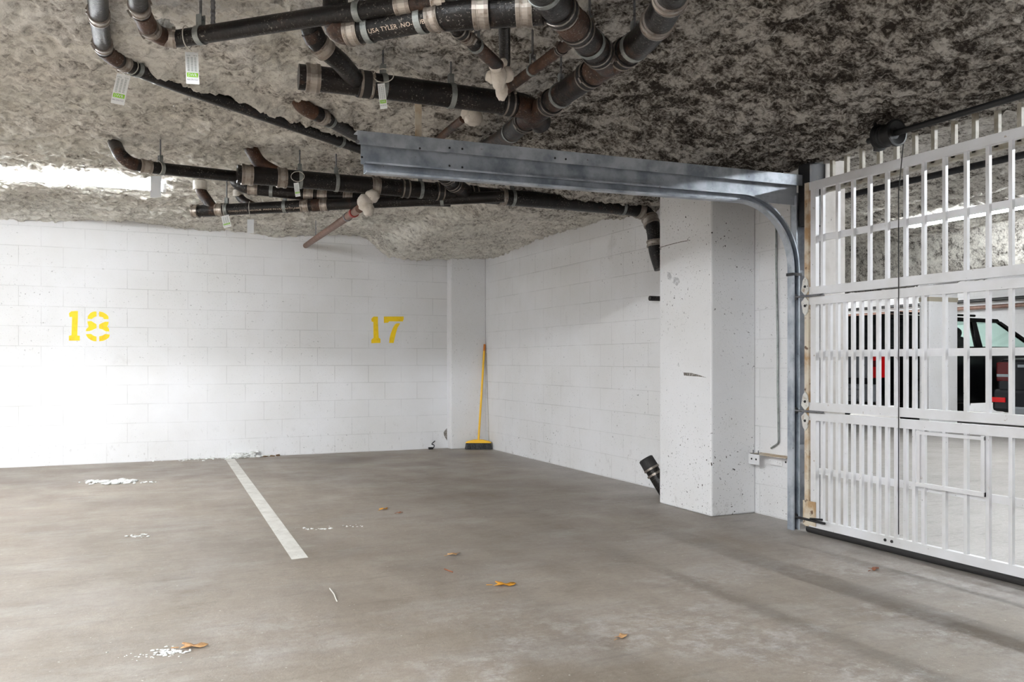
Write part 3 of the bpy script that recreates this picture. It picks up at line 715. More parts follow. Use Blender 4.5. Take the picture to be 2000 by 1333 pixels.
q = at_z(416, 50, 2.365)
tag(MB().tube([q, q + Vector((0, 0, 0.16))], 0.007, 8).lathe(q, (0, 0, 1), [(0.01 * i, 0.0075 + 0.002 * (i % 2)) for i in range(16)], 10).build('threaded_rod', 'rod'), 'short ribbed rod hanging from the wool right of the first strap hanger', 'rod')
# white lettering printed on pipe 3 and the worn print on pipe 13
def lettering(run, pxa, pxb, text, size, mat, ang):
    cu = bpy.data.curves.new('lettering', 'FONT'); cu.body = text; cu.size = size; cu.resolution_u = 2
    ob = bpy.data.objects.new('tmp', cu); COL.objects.link(ob); bpy.context.view_layer.update()
    me = bpy.data.meshes.new_from_object(ob.evaluated_get(bpy.context.evaluated_depsgraph_get()))
    bpy.data.objects.remove(ob)
    a, _ = run.near(*pxa); b, _ = run.near(*pxb); L = (b - a).length; t = (b - a).normalized()
    up = (Vector((0, 0, 1)) - t * t.z).normalized(); out = t.cross(up)          # towards the camera side
    if out.dot(Vector((0, 0, EYE)) - a) < 0: out = -out
    wd = max(v.co.x for v in me.vertices); k = L / wd
    m = MB(); vs = []
    for v in me.vertices:
        th = ang + v.co.y * 1.0 / run.r
        d = out * math.cos(th) + up * math.sin(th)
        vs.append(a + t * (v.co.x * k) + d * (run.r * 1.025))
    m.add(vs, [tuple(p.vertices) for p in me.polygons])
    o = m.build('lettering', mat, run.o); bpy.data.meshes.remove(me)
    return o
lettering(r3, (730, 55), (840, 36), 'USA TYLER  NO-HUB', 0.022, 'print', -0.75)
lettering(r13, (450, 409), (590, 403), 'CHARLOTTE  NO-HUB  MADE IN USA  ASTM A888', 0.016, 'print', -0.62)

# loose wool caught on the pipes
def tuft(pts, label):
    m = MB()
    for (x, y, z, r, n, sp) in pts:
        for i in range(n):
            c = at_z(x + R.gauss(0, sp), y + R.gauss(0, sp * 0.7), z + R.uniform(-.012, .012))
            m.blob(c, r * R.uniform(0.4, 1.2), R.random() * 50, 0.6, 2, (R.uniform(.7, 1.3), R.uniform(.7, 1.3), R.uniform(.5, 1.1)))
    tag(m.build('wool_tuft', 'fluff'), label, 'insulation', kind='stuff')
tuft([(312, 52, 2.385, 0.020, 16, 8), (302, 60, 2.37, 0.012, 8, 5)], 'white tuft of wool caught on the elbow of the slim pipe')
tuft([(262, 122, 2.50, 0.016, 10, 8), (300, 142, 2.49, 0.012, 14, 16), (345, 160, 2.485, 0.009, 12, 20), (410, 188, 2.485, 0.008, 8, 30)], 'white wool crumbs stuck along the half buried pipe')

# inspection tags
def inspection_tag(top, w, h, tilt, yaw, label, loop=None, printed=True, mat='tag'):
    """top: where the tie meets the card; card hangs in its own plane"""
    o = thing('inspection_tag' if printed else 'blank_tag', top, label, 'tag', 'paper tags hung from the pipes')
    right = Vector((math.cos(yaw), math.sin(yaw), 0)); nrm = Vector((right.y, -right.x, 0)); up = Vector((0, 0, 1))
    rx = right * math.cos(tilt) + up * math.sin(tilt); dn = -up * math.cos(tilt) + right * math.sin(tilt)
    def q(u, v, e=0.0): return Vector(top) + rx * (u * w) + dn * (v * h + 0.004) + nrm * (e + 0.006 * math.sin(v * 2.2))
    def sheet(u0, u1, v0, v1, e, n=6):
        m = MB(); vs = []; 
        for i in range(n + 1):
            v = v0 + (v1 - v0) * i / n
            for (u, ee) in ((u0, e), (u1, e), (u1, e - 0.0008), (u0, e - 0.0008)): vs.append(q(u, v, ee))
        fs = [(i * 4 + k, i * 4 + (k + 1) % 4, (i + 1) * 4 + (k + 1) % 4, (i + 1) * 4 + k) for i in range(n) for k in range(4)]
        m.add(vs, fs + [(0, 1, 2, 3), (n * 4 + 3, n * 4 + 2, n * 4 + 1, n * 4)]); return m
    card = sheet(-0.5, 0.5, 0, 1, 0.0).build('card', mat, o)
    if printed:
        sheet(-0.42, 0.42, 0.66, 0.79, 0.0016, 3).build('green_block', 'green', card)
        ln = MB()
        for c in (-0.28, 0.0, 0.26):
            for k in range(11):
                v = 0.17 + k * 0.042
                b = len(ln.v); ln.add([q(c - 0.08, v, 0.0014), q(c + 0.08, v, 0.0014), q(c + 0.08, v + 0.012, 0.0014), q(c - 0.08, v + 0.012, 0.0014)], [(0, 1, 2, 3)])
        ln.build('ruled_lines', 'inkdark', card)
        def txt(s, size, u, v, mt, e):
            cu = bpy.data.curves.new('lettering', 'FONT'); cu.body = s; cu.size = 1; cu.align_x = 'CENTER'; cu.resolution_u = 1
            ob = bpy.data.objects.new('tmp', cu); COL.objects.link(ob); bpy.context.view_layer.update()
            me = bpy.data.meshes.new_from_object(ob.evaluated_get(bpy.context.evaluated_depsgraph_get())); bpy.data.objects.remove(ob)
            wd = max(x.co.x for x in me.vertices) - min(x.co.x for x in me.vertices)
            kx = size[0] / wd
            m = MB(); m.add([q(u + p.co.x * kx, v - p.co.y * size[1], e) for p in me.vertices], [tuple(p.vertices) for p in me.polygons])
            m.build('lettering', mt, card); bpy.data.meshes.remove(me)
        txt('SWR', (0.7, 0.14), 0, 0.775, 'tag', 0.0024)
        txt('866-296-0121', (0.8, 0.075), 0, 0.895, 'ink', 0.0016)
        txt('DATE', (0.3, 0.05), -0.26, 0.13, 'inkdark', 0.0016); txt('TECH', (0.3, 0.05), 0.26, 0.13, 'inkdark', 0.0016)
    if loop:
        MB().tube(loop, 0.0022, 6).build('tie', 'tie', o)
    return o
def loop_round(run, px, py, top, k=1.15, n=18, ext=0.0):
    p, t = run.near(px, py); up = (Vector((0, 0, 1)) - t * t.z).normalized(); s = t.cross(up)
    pts = [p + (up * math.cos(2 * PI * i / n) + s * math.sin(2 * PI * i / n)) * run.r * k + t * 0.012 * math.sin(2 * PI * i / n) for i in range(n // 2, n // 2 + n + 1)]
    pts = [Vector(top)] + pts[1:-1] + [Vector(top)]
    return pts
def on_cam_dist(px, py, p):
    """point on the ray of a pixel at the same depth as p"""
    z = p[0] * S + p[1] * C; a, b, c = ray(px, py); return Vector((a * z, b * z, EYE + c * z))
yawc = -TH
p = r1.near(252, 130)[0]; tp = on_cam_dist(252, 151, p) - Vector((S, C, 0)) * 0.05
inspection_tag(tp, 0.064, 0.142, -0.20, yawc, 'white tag with green block hanging lowest at upper left', loop_round(r1, 250, 131, tp, 1.22))
p = r2.near(362, 73)[0]; tp = on_cam_dist(374, 100, p)
inspection_tag(tp, 0.048, 0.125, 0.04, yawc + 0.35, 'white tag with green block hanging from the slim black pipe', loop_round(r2, 366, 72, tp, 1.25))
p = r4.near(748, 169)[0]; tp = on_cam_dist(749, 172, p) - Vector((S, C, 0)) * 0.075
lp = [tp + Vector((C, -S, 0)) * (0.045 * math.sin(a) + 0.012) + Vector((0, 0, 1)) * (0.030 * (1 - math.cos(a))) - Vector((S, C, 0)) * 0.004 for a in [2 * PI * i / 20 for i in range(21)]] + [tp + Vector((C, -S, 0)) * -0.03 + Vector((0, 0, 0.005)), tp + Vector((C, -S, 0)) * -0.038 - Vector((0, 0, 0.055))]
inspection_tag(tp, 0.032, 0.115, 0.12, yawc, 'narrow white tag with green block on the large capped pipe', lp)
p = r11.near(585, 350)[0]; tp = on_cam_dist(584, 361, p) - Vector((S, C, 0)) * 0.08
lp = [tp + Vector((C, -S, 0)) * (0.045 * math.sin(a) + 0.012) + Vector((0, 0, 1)) * (0.034 * (1 - math.cos(a)) + 0.004) - Vector((S, C, 0)) * 0.004 for a in [2 * PI * i / 20 for i in range(21)]]
inspection_tag(tp, 0.034, 0.095, 0.15, yawc, 'small bright tag looped to the strap on the long main', lp)
p = r13.near(443, 410)[0]; tp = on_cam_dist(441, 421, p) - Vector((S, C, 0)) * 0.02
inspection_tag(tp, 0.058, 0.092, 0.24, yawc, 'tilted tag with green edge below the lower printed pipe', loop_round(r13, 438, 410, tp, 1.2))
p = r10.near(306, 329)[0]; tp = on_cam_dist(307.5, 344, p) - Vector((S, C, 0)) * 0.02
inspection_tag(tp, 0.068, 0.137, 0.0, yawc, 'blank pale tag hanging at right end of the lit tube', loop_round(r10, 307, 329, tp, 1.2), False, 'vinyl')
p = r13.near(490, 408)[0]; tp = on_cam_dist(490.5, 428, p) - Vector((S, C, 0)) * 0.01
inspection_tag(tp, 0.05, 0.105, 0.0, yawc, 'blank pale tag hanging below the worn white print', loop_round(r13, 488, 408, tp, 1.2), False, 'vinyl')

# ------------------------------------------------------------------ gate track
YW = 4.205                                                   # web of the channel, opening towards the camera
trk = thing('door_track', (3.85, YW, 0), 'grey galvanised overhead gate track with its curve and vertical leg', 'track')
# roller channel swept from the floor up, round the bend and back along the ceiling
Rb = 0.42; XC = 3.855; zt1, zt0 = 2.075, 2.04
path = [Vector((XC, 0, 0.0)), Vector((XC, 0, zt1 - Rb))]
for i in range(1, 17):
    a = PI / 2 * i / 16; path.append(Vector((XC - Rb + Rb * math.cos(a), 0, zt1 - Rb + Rb * math.sin(a))))
path.append(Vector((1.08, 0, zt0)))
def sweep(path, prof, name, mat, parent):
    """prof: list of (offset along the in-plane normal, y); path in the XZ plane"""
    m = MB(); n = len(prof); vs = []
    for i, p in enumerate(path):
        t = (path[min(i + 1, len(path) - 1)] - path[max(i - 1, 0)]).normalized()
        nr = Vector((t.z, 0, -t.x))                          # points out (away from the room) on the vertical leg
        for (o, y) in prof: vs.append(Vector((p.x, 0, p.z)) + nr * o + Vector((0, y, 0)))
    fs = [(i * n + k, i * n + (k + 1) % n, (i + 1) * n + (k + 1) % n, (i + 1) * n + k) for i in range(len(path) - 1) for k in range(n)]
    m.add(vs, fs + [tuple(range(n)), tuple(range((len(path)) * n - 1, (len(path) - 1) * n - 1, -1))])
    return m.build(name, mat, parent)
g = 0.0022; hw = 0.027; D = 0.052
prof = [(-hw, YW), (hw, YW), (hw, YW - D), (hw - 0.009, YW - D), (hw - 0.009, YW - D + g), (hw - g, YW - D + g), (hw - g, YW - g), (-hw + g, YW - g), (-hw + g, YW - D + g + 0.004), (-hw + 0.012, YW - D + 0.006), (-hw + 0.010, YW - D - 0.002), (-hw - 0.001, YW - D)]
sweep(path, prof, 'roller_channel', 'galv', trk)
# angle iron over the horizontal run
m = MB(); xa, xb = 1.035, 3.90
za0, za1 = 2.148, 2.185
for (y0, y1, dz0, dz1) in ((YW - D - 0.004, YW - D, 0.0, 0.068), (YW - D, YW + 0.02, 0.065, 0.068)):
    m.add([(xa, y0, za0 + dz0), (xb, y0, za1 + dz0), (xb, y1, za1 + dz0), (xa, y1, za0 + dz0), (xa, y0, za0 + dz1), (xb, y0, za1 + dz1), (xb, y1, za1 + dz1), (xa, y1, za0 + dz1)], [(0, 3, 2, 1), (4, 5, 6, 7), (0, 1, 5, 4), (1, 2, 6, 5), (2, 3, 7, 6), (3, 0, 4, 7)])
m.build('mounting_angle', 'galv', trk)
m = MB()                                                     # narrower back leg closing the gap between angle and channel
m.add([(xa + 0.03, YW - 0.004, za0 - 0.085), (xb, YW - 0.004, za1 - 0.075), (xb, YW + 0.0, za1 - 0.075), (xa + 0.03, YW, za0 - 0.085), (xa + 0.03, YW - 0.004, za0 + 0.06), (xb, YW - 0.004, za1 + 0.06), (xb, YW, za1 + 0.06), (xa + 0.03, YW, za0 + 0.06)], [(0, 3, 2, 1), (4, 5, 6, 7), (0, 1, 5, 4), (1, 2, 6, 5), (2, 3, 7, 6), (3, 0, 4, 7)])
m.build('backing_strip', 'galv', trk)
p = at_y(698, 277, YW - D - 0.004)
MB().lathe(p, (0, -1, 0), [(0, 0.010), (0.006, 0.010), (0.006, 0.006), (0.02, 0.006)], 8).build('bolt', 'rod', trk)
for (x, y) in ((878, 289), (903, 291), (1084, 309), (1105, 311), (820, 290)):
    MB().lathe(at_y(x, y, YW - D - 0.004), (0, -1, 0), [(0, 0.006), (0.003, 0.005)], 8).build('rivet', 'darksteel', trk)
for (x, y) in ((707, 307), (878, 324), (903, 327)):
    MB().lathe(at_y(x, y, YW - D + 0.001), (0, -1, 0), [(0, 0.006), (0.0015, 0.005)], 8).build('rivet', 'darksteel', trk)
# end plate at the jamb and the wall angle behind the vertical leg
MB().box((3.47, YW, 2.07), (3.99, YW + 0.004, 2.15)).build('end_plate', 'galv', trk)
MB().box((XC + 0.03, YW - 0.02, 0.03), (XC + 0.036, YW + 0.035, 2.13)).box((XC + 0.03, YW + 0.03, 0.03), (XS - 0.002, YW + 0.035, 2.13)).build('wall_angle', 'galv', trk)
for z in (0.5, 0.98, 1.62):
    MB().box((XC - 0.01, YW, z), (XS - 0.001, YW + 0.004, z + 0.035)).build('bracket', 'galv', trk)
MB().box((XC - 0.034, YW - 0.055, 1.612), (XC + 0.04, YW + 0.004, 1.63)).build('splice', 'darksteel', trk)
MB().box((XC + 0.045, YW - 0.12, 1.93), (XS - 0.002, YW - 0.02, 2.32)).build('bearing_plate', 'darksteel', trk)

# ------------------------------------------------------------------ sectional bar gate
XG = 3.88
gate = thing('garage_gate', (XG, 2.5, 0), 'white barred sectional gate closing the opening at right, rusty at its edge', 'gate')
def Yg(px, x=XG): return at_x(px, HZ, x).y
wide_px = [1607.5, 1637, 1667, 1699.5, 1733.5, 1769.5, 1805, 1846, 1888, 1931, 1976]
wide = [Yg(p) for p in wide_px]
step = (wide[0] - wide[-1]) / (len(wide) - 1)
y = wide[-1] - step
while y > 0.85: wide.append(y); y -= step
dense = [(wide[i] + wide[i + 1]) / 2 for i in range(6)]
YL, YR = Yg(1579), 0.80
secs = [(0.04, 0.752, True), (0.764, 1.470, True), (1.482, 2.185, False)]
bw = 0.0098
for si, (z0, z1, dn) in enumerate(secs):
    names = ('lower section of the gate, with close-set bars at its left', 'middle section of the gate, with close-set bars at its left', 'upper section of the gate, evenly spaced bars')
    rt = 0.05
    so = MB().box((XG - 0.016, YR, z0), (XG + 0.016, YL, z0 + rt)).box((XG - 0.016, YR, z1 - rt), (XG + 0.016, YL, z1)).build('gate_section', 'gate', gate, names[si])
    ys_ = list(wide) + (dense if dn else [])
    for y in ys_:
        MB().box((XG - 0.010, y - bw, z0 + rt), (XG + 0.010, y + bw, z1 - rt)).build('bar', 'gate', so)
    MB().box((XG - 0.016, Yg(1597), z0 + rt), (XG + 0.012, Yg(1587), z1 - rt)).build('stile', 'gate', so)
    MB().box((XG - 0.020, Yg(1584), z0), (XG + 0.014, Yg(1576), z1)).build('edge_strip', 'gaterust', so)
    zm = (z0 + z1) / 2 + (0.0 if si != 0 else -0.005)
    MB().box((XG + 0.010, YR, zm - 0.020), (XG + 0.024, YL - 0.03, zm + 0.020)).build('cross_bar', 'gate', so)
    if si == 0:
        ya, yb = Yg(1796), Yg(1929)
        MB().box((XG - 0.030, yb, 0.678), (XG - 0.016, ya, 0.695)).box((XG - 0.030, yb, 0.398), (XG - 0.013, ya, 0.420)).box((XG - 0.024, yb, 0.398), (XG - 0.013, yb + 0.02, 0.70)).box((XG - 0.024, ya - 0.02, 0.398), (XG - 0.013, ya, 0.70)).build('latch_frame', 'gate', so)
        MB().tube([(XG, YR, 0.022), (XG, YL + 0.0, 0.022)], 0.0225, 14).build('bottom_seal', 'rubber', so)
        for px in (1729, 1742):
            pp = at_x(px, 1059, XG - 0.016); MB().lathe(Vector((XG - 0.016, pp.y, 0.068)), (-1, 0, 0), [(0, 0.009), (0.005, 0.008)], 10).build('bolt', 'darksteel', so)
for z in (0.758, 1.476):
    xh = XG - 0.028
    h = MB().prism([(xh, YL, z + 0.004), (xh, YL - 0.030, z + 0.035), (xh, YL - 0.020, z + 0.10), (xh, YL, z + 0.122), (xh, YL + 0.020, z + 0.10), (xh, YL + 0.034, z + 0.035)], (0.006, 0, 0))
    h.prism([(xh, YL, z - 0.004), (xh, YL + 0.034, z - 0.035), (xh, YL + 0.020, z - 0.10), (xh, YL, z - 0.122), (xh, YL - 0.020, z - 0.10), (xh, YL - 0.030, z - 0.035)], (0.006, 0, 0))
    ho = h.build('hinge', 'hinge', gate)
    MB().tube([(XG - 0.034, YL - 0.16, z), (XG - 0.034, YL + 0.10, z)], 0.007, 8).build('roller_stem', 'rod', ho)
    MB().lathe((XC, YL + 0.085, z), (0, 1, 0), [(0, 0.020), (0.018, 0.020)], 16).build('roller', 'darksteel', ho)
    for dz in (0.06, -0.06): MB().lathe((XG - 0.028, YL, z + dz), (-1, 0, 0), [(0, 0.009), (0.006, 0.007)], 8).build('bolt', 'darksteel', ho)
bp_ = MB().box((XG - 0.026, YL - 0.085, 0.05), (XG - 0.020, YL + 0.02, 0.20)).build('corner_plate', 'gaterust', gate)
MB().tube([(XG - 0.034, YL - 0.17, 0.085), (XG - 0.034, YL + 0.09, 0.085)], 0.008, 8).tube([(XG - 0.034, YL - 0.15, 0.105), (XG - 0.034, YL - 0.05, 0.095)], 0.006, 8).build('roller_stem', 'darksteel', bp_)
MB().lathe((XC, YL + 0.085, 0.085), (0, 1, 0), [(0, 0.020), (0.018, 0.020)], 16).build('roller', 'darksteel', bp_)

# fixed bars over the gate
hd = thing('header_grille', (4.06, 2.5, 2.15), 'row of short pale fixed bars over the gate, reaching the ceiling', 'grille')
hp = [1627, 1655, 1685, 1719, 1752, 1788, 1825.5, 1865, 1905.5, 1949.5, 1994.5]
hy = [at_x(p, HZ, 4.06).y for p in hp]; stp = (hy[0] - hy[-1]) / (len(hy) - 1)
y = hy[-1] - stp
while y > 0.8: hy.append(y); y -= stp
for y in hy: MB().box((4.045, y - 0.012, 2.165), (4.069, y + 0.012, 2.46)).build('bar', 'header', hd)
MB().box((4.045, 0.76, 2.15), (4.075, 4.099, 2.178)).build('bottom_rail', 'header', hd)

# torsion shaft and drum
sh = thing('torsion_shaft', (3.72, 3.3, 2.3), 'black lifting shaft with cable drum under the ceiling above the gate', 'shaft')
pd = at_x(1742, 262, 3.72)
sy, sz = pd.y, pd.z
MB().tube([(3.72, 0.6, sz), (3.72, sy + 0.16, sz)], 0.016, 14).build('shaft', 'black', sh)
MB().lathe((3.72, sy + 0.09, sz), (0, -1, 0), [(0, 0.060), (0.006, 0.072), (0.012, 0.060), (0.03, 0.058), (0.035, 0.062), (0.04, 0.058), (0.052, 0.062), (0.058, 0.056), (0.10, 0.056), (0.11, 0.072), (0.125, 0.072), (0.127, 0.062), (0.112, 0.03)], 32).build('cable_drum', 'black', sh)
MB().box((3.70, sy + 0.10, sz - 0.07), (3.74, sy + 0.106, sz + 0.14)).box((3.66, sy + 0.05, sz + 0.10), (3.78, sy + 0.106, sz + 0.14)).build('bearing_bracket', 'darksteel', sh)
cb = at_x(1755, 1045, 3.845)
tag(MB().tube([(3.775, sy - 0.03, sz - 0.02), (3.845, cb.y, 2.0), (3.845, cb.y, 0.12)], 0.0028, 6).build('lift_cable', 'black'), 'thin black lifting cable running down in front of the gate bars', 'cable')

# ------------------------------------------------------------------ wall fittings on the short wall by the gate
xw = XS
def wp(px, py): return at_x(px, py, xw - 0.012)
wl = [wp(1516, 436), wp(1516, 520), wp(1519, 660), wp(1519, 760), wp(1521, 866), wp(1506, 876)]
wire = tag(MB().tube(fillet(wl, 0.02), 0.007, 8).build('conduit', 'strap'), 'thin grey wire stapled down the white wall beside the track', 'wire')
bk = thing('sensor_bracket', at_x(1508, 890, xw), 'rusty white angle bracket bolted to the wall beside the track', 'bracket')
q0, q1 = at_x(1473, 882, xw), at_x(1548, 882, xw)
zb = q0.z
def yy(px): return at_x(px, 880, xw - 0.05).y
MB().box((xw - 0.10, yy(1545), zb - 0.004), (xw, yy(1476), zb)).build('shelf_plate', 'gaterust', bk)
for (a_, b_) in ((1473, 1494), (1524, 1545)):
    pl_ = MB().box((xw - 0.10 if a_ < 1500 else xw - 0.03, yy(b_), zb - 0.075), (xw - 0.096 if a_ < 1500 else xw - 0.026, yy(a_), zb)).build('flange', 'gate', bk)
    for f in (0.3, 0.72):
        yb_ = yy(a_) + (yy(b_) - yy(a_)) * f
        MB().lathe((xw - 0.1 if a_ < 1500 else xw - 0.03, yb_, zb - 0.038), (-1, 0, 0), [(0, 0.007), (0.003, 0.006)], 10).build('bolt', 'darksteel', pl_)
MB().box((xw - 0.026, yy(1522), zb - 0.07), (xw, yy(1497), zb - 0.006)).build('backing_block', 'conc', bk)
for f in (1479, 1489): MB().tube([(xw - 0.085, yy(f), zb), (xw - 0.085, yy(f), zb + 0.022)], 0.004, 6).build('screw', 'rod', bk)

# ------------------------------------------------------------------ painted bay numbers
def digit(parent, poly, ox, oy, k=7.984):
    pts = [at_y(ox + a / k, oy + b / k, YB) for a, b in poly]
    vs = [Vector((p.x, YB - 0.0022, p.z)) for p in pts]
    return MB().prism(vs, (0, 0.002, 0)), parent
one18 = [(1075, 100), (1090, 85), (1110, 68), (1215, 62), (1215, 150), (1205, 445), (1245, 450), (1245, 525), (1075, 525), (1075, 450), (1115, 440), (1125, 155), (1085, 155)]
eight = [[(1365, 185), (1372, 140), (1390, 115), (1410, 95), (1440, 78), (1470, 70), (1505, 72), (1505, 145), (1470, 160), (1430, 188)],
         [(1545, 70), (1600, 80), (1630, 95), (1660, 115), (1680, 135), (1692, 155), (1692, 190), (1625, 190), (1600, 160), (1545, 148)],
         [(1362, 225), (1420, 218), (1445, 232), (1470, 250), (1495, 262), (1505, 275), (1505, 330), (1470, 345), (1435, 362), (1400, 375), (1340, 378), (1345, 345), (1380, 310), (1375, 280), (1368, 260)],
         [(1545, 275), (1590, 250), (1640, 230), (1695, 232), (1690, 265), (1672, 305), (1690, 325), (1700, 345), (1705, 382), (1650, 380), (1600, 350), (1545, 335)],
         [(1338, 425), (1420, 420), (1445, 440), (1475, 455), (1505, 462), (1505, 535), (1470, 535), (1435, 524), (1400, 505), (1375, 485), (1355, 460)],
         [(1548, 458), (1600, 445), (1640, 422), (1712, 428), (1705, 465), (1685, 488), (1660, 505), (1630, 520), (1600, 530), (1548, 535)]]
one17 = [(600, 505), (618, 485), (635, 470), (702, 470), (702, 560), (715, 800), (742, 815), (742, 880), (600, 885), (600, 830), (635, 800), (632, 555), (605, 545)]
seven = [[(795, 470), (1105, 468), (1105, 510), (1090, 545), (880, 543), (860, 565), (797, 568)],
         [(970, 590), (1000, 575), (1050, 575), (1030, 608), (1010, 640), (985, 720), (965, 800), (948, 882), (878, 880), (885, 810), (905, 730), (935, 650)]]
def number(text, one, rest, ox, oy, label):
    c = at_y(ox + one[0][0] / 7.984, oy + 520 / 7.984, YB)
    o = thing('bay_number', (c.x, YB - 0.002, c.z), label, 'number', 'yellow bay numbers on the back wall')
    m = MB(); m.prism([Vector((p.x, YB - 0.0022, p.z)) for p in [at_y(ox + a / 7.984, oy + b / 7.984, YB) for a, b in one]], (0, 0.0019, 0)); m.build('digit', 'yellow', o)
    m = MB()
    for poly in rest:
        m.prism([Vector((p.x, YB - 0.0022, p.z)) for p in [at_y(ox + a / 7.984, oy + b / 7.984, YB) for a, b in poly]], (0, 0.0019, 0))
    m.build('digit', 'yellow', o)
number('18', one18, eight, 0, 600, 'yellow stencilled number 18 on the bright end of the white wall')
number('17', one17, seven, 650, 560, 'yellow stencilled number 17 on the white wall near the corner')

# stripe between the bays
q = [at_z(440, 897.5, 0), at_z(458, 897, 0), at_z(602, 1090, 0), at_z(570, 1094, 0)]
tag(MB().prism([(p.x, p.y, 0.0005) for p in q], (0, 0, 0.0012)).build('parking_stripe', 'stripe'), 'worn white painted stripe on the floor between the two bays', 'stripe')

# ------------------------------------------------------------------ broom
fb = at_z(937, 878, 0); fb = Vector((at_y(936, 878, YB - 0.30).x - 0.01, YB - 0.30, 0))
top = at_y(948.5, 673, YB - 0.16); top = Vector((min(top.x, XS - 0.02), top.y, top.z))
br = thing('broom', (fb.x, fb.y, 0), 'yellow push broom leaning in the corner, grey bristles down', 'broom')
hx, hy_ = 0.155, 0.035
base = Vector((fb.x + 0.0, fb.y, 0.105)); ax = (top - base).normalized()
MB().tube([base, base + (top - base) * 0.93], 0.0125, 14).build('handle', 'broom', br)
MB().tube([base + (top - base) * 0.93, top], 0.0128, 14).build('grip', 'orange', br)
rt_ = Vector((C, -S, 0)); fw = Vector((S, C, 0))
prof = [(-0.155, 0.085), (-0.13, 0.10), (-0.05, 0.118), (0.05, 0.118), (0.13, 0.10), (0.155, 0.085), (0.155, 0.078), (-0.155, 0.078)]
bevel(MB().prism([Vector((fb.x, fb.y, 0)) + rt_ * a + Vector((0, 0, z)) - fw * 0.035 for a, z in prof], fw * 0.07).build('head', 'broom', br), 0.008)
m = MB(); 
for i in range(34):
    for j in range(5):
        a = -0.148 + 0.296 * i / 33; d = -0.028 + 0.056 * j / 4; sp = 1.08
        p0 = Vector((fb.x, fb.y, 0.079)) + rt_ * a + fw * d; p1 = Vector((fb.x, fb.y, 0.003 + 0.006 * R.random())) + rt_ * (a * sp + R.uniform(-.004, .004)) + fw * (d * 1.25)
        m.tube([p0, p1], 0.0038, 5, True)
m.build('bristles', 'bristle', br, kind='stuff')
# thin dark wire standing beside the broom
tag(MB().tube(fillet([at_x(950, 690, XS - 0.008), at_x(952, 760, XS - 0.006), at_x(955, 862, XS - 0.006)], 0.05), 0.003, 6).build('wire', 'header'), 'thin grey wire hanging down the wall right behind the broom', 'wire')

# ------------------------------------------------------------------ leaves and litter on the floor
def leaf(px, py, size, rot, mat, label, seed):
    c = at_z(px, py, 0); rr = random.Random(seed)
    n = 18; ring = []
    for i in range(n):
        a = 2 * PI * i / n
        rad = size * (0.5 + 0.14 * math.cos(5 * a) + 0.05 * rr.uniform(-1, 1)) * (1.0 if abs(math.cos(a)) > .5 else 0.72)
        ring.append((math.cos(a) * rad * 1.25, math.sin(a) * rad * 0.85, 0.004 + 0.016 * abs(math.sin(a * 1.5 + seed)) * size / 0.1))
    ca, sa = math.cos(rot), math.sin(rot)
    vs = [c + Vector((0, 0, 0.006))] + [c + Vector((x * ca - y * sa, x * sa + y * ca, z)) for x, y, z in ring]
    m = MB(); fs = [(0, i + 1, (i + 1) % n + 1) for i in range(n)]
    m.add(vs, fs, True)
    o = thing('fallen_leaf', (c.x, c.y, 0), label, 'leaf', 'dry leaves scattered on the floor')
    b = m.build('blade', mat, o); sol = b.modifiers.new('thick', 'SOLIDIFY'); sol.thickness = 0.0012
    e = c + Vector((-size * 0.75 * ca, -size * 0.75 * sa, 0.004)); e2 = c + Vector((-size * 1.15 * ca, -size * 1.15 * sa, 0.003))
    MB().tube([e, e2], 0.0016, 5).build('stem', mat, o)
leaf(985, 1145, 0.075, -0.5, 'leaf', 'largest bright yellow leaf lying on the bare floor at lower centre', 1)
leaf(750, 996, 0.055, 0.6, 'leaf', 'small yellow leaf right of the white stripe', 2)
leaf(781, 1003, 0.035, 0.2, 'leaf3', 'tiny reddish brown leaf beside the small yellow leaf', 3)
leaf(378, 1266, 0.07, -0.3, 'leaf2', 'tan curled leaf beside white flecks at lower left', 4)
leaf(886, 1085, 0.05, 0.1, 'leaf2', 'pale tan leaf above the largest yellow leaf', 5)
leaf(1215, 1246, 0.045, 0.4, 'leaf2', 'faded leaf low on the floor, halfway to the gate', 6)
leaf(1708, 1114, 0.05, 0.2, 'leaf3', 'faded brown leaf in the pale light before the gate', 7)
def litter(name, pts, mat, label, cat):
    """pts: (px, py, spread x px, spread y px, count, size)"""
    m = MB(); 
    for (x, y, sx, sy_, n, sz_) in pts:
        for i in range(n):
            c = at_z(x + R.gauss(0, sx), max(y + R.gauss(0, sy_), 880), 0)
            if c.y > YB - 0.02: c.y = YB - 0.02 - 0.05 * R.random()
            s = sz_ * R.uniform(0.4, 1.3)
            m.blob((c.x, c.y, s * 0.3 + (R.random() ** 2 * 0.045 if sz_ > 0.035 else 0)), s, R.random() * 40, 0.5, 2, (R.uniform(.7, 1.5), R.uniform(.6, 1.1), R.uniform(.3, .55)))
    o = m.build(name, mat); return tag(o, label, cat, kind='stuff')
litter('fallen_wool', [(472, 891, 15, 1.5, 46, 0.038), (505, 890, 12, 1.2, 18, 0.024), (450, 895, 10, 1.2, 14, 0.022), (400, 897, 22, 1, 16, 0.018), (350, 900, 25, 1, 10, 0.014)], 'fluff', 'white crumbs of ceiling wool heaped along the foot of the back wall', 'debris')
litter('brown_debris', [(520, 889, 12, 1.2, 12, 0.020), (535, 890, 8, 1, 6, 0.014)], 'brownfluff', 'brown crumbs at the right end of the wall-foot wool heap', 'debris')
litter('fallen_wool', [(240, 943, 16, 1.6, 30, 0.030), (180, 943, 14, 2.5, 18, 0.018), (285, 943, 10, 1, 10, 0.012)], 'fluff', 'white scraps of wool lying in the left bay', 'debris')
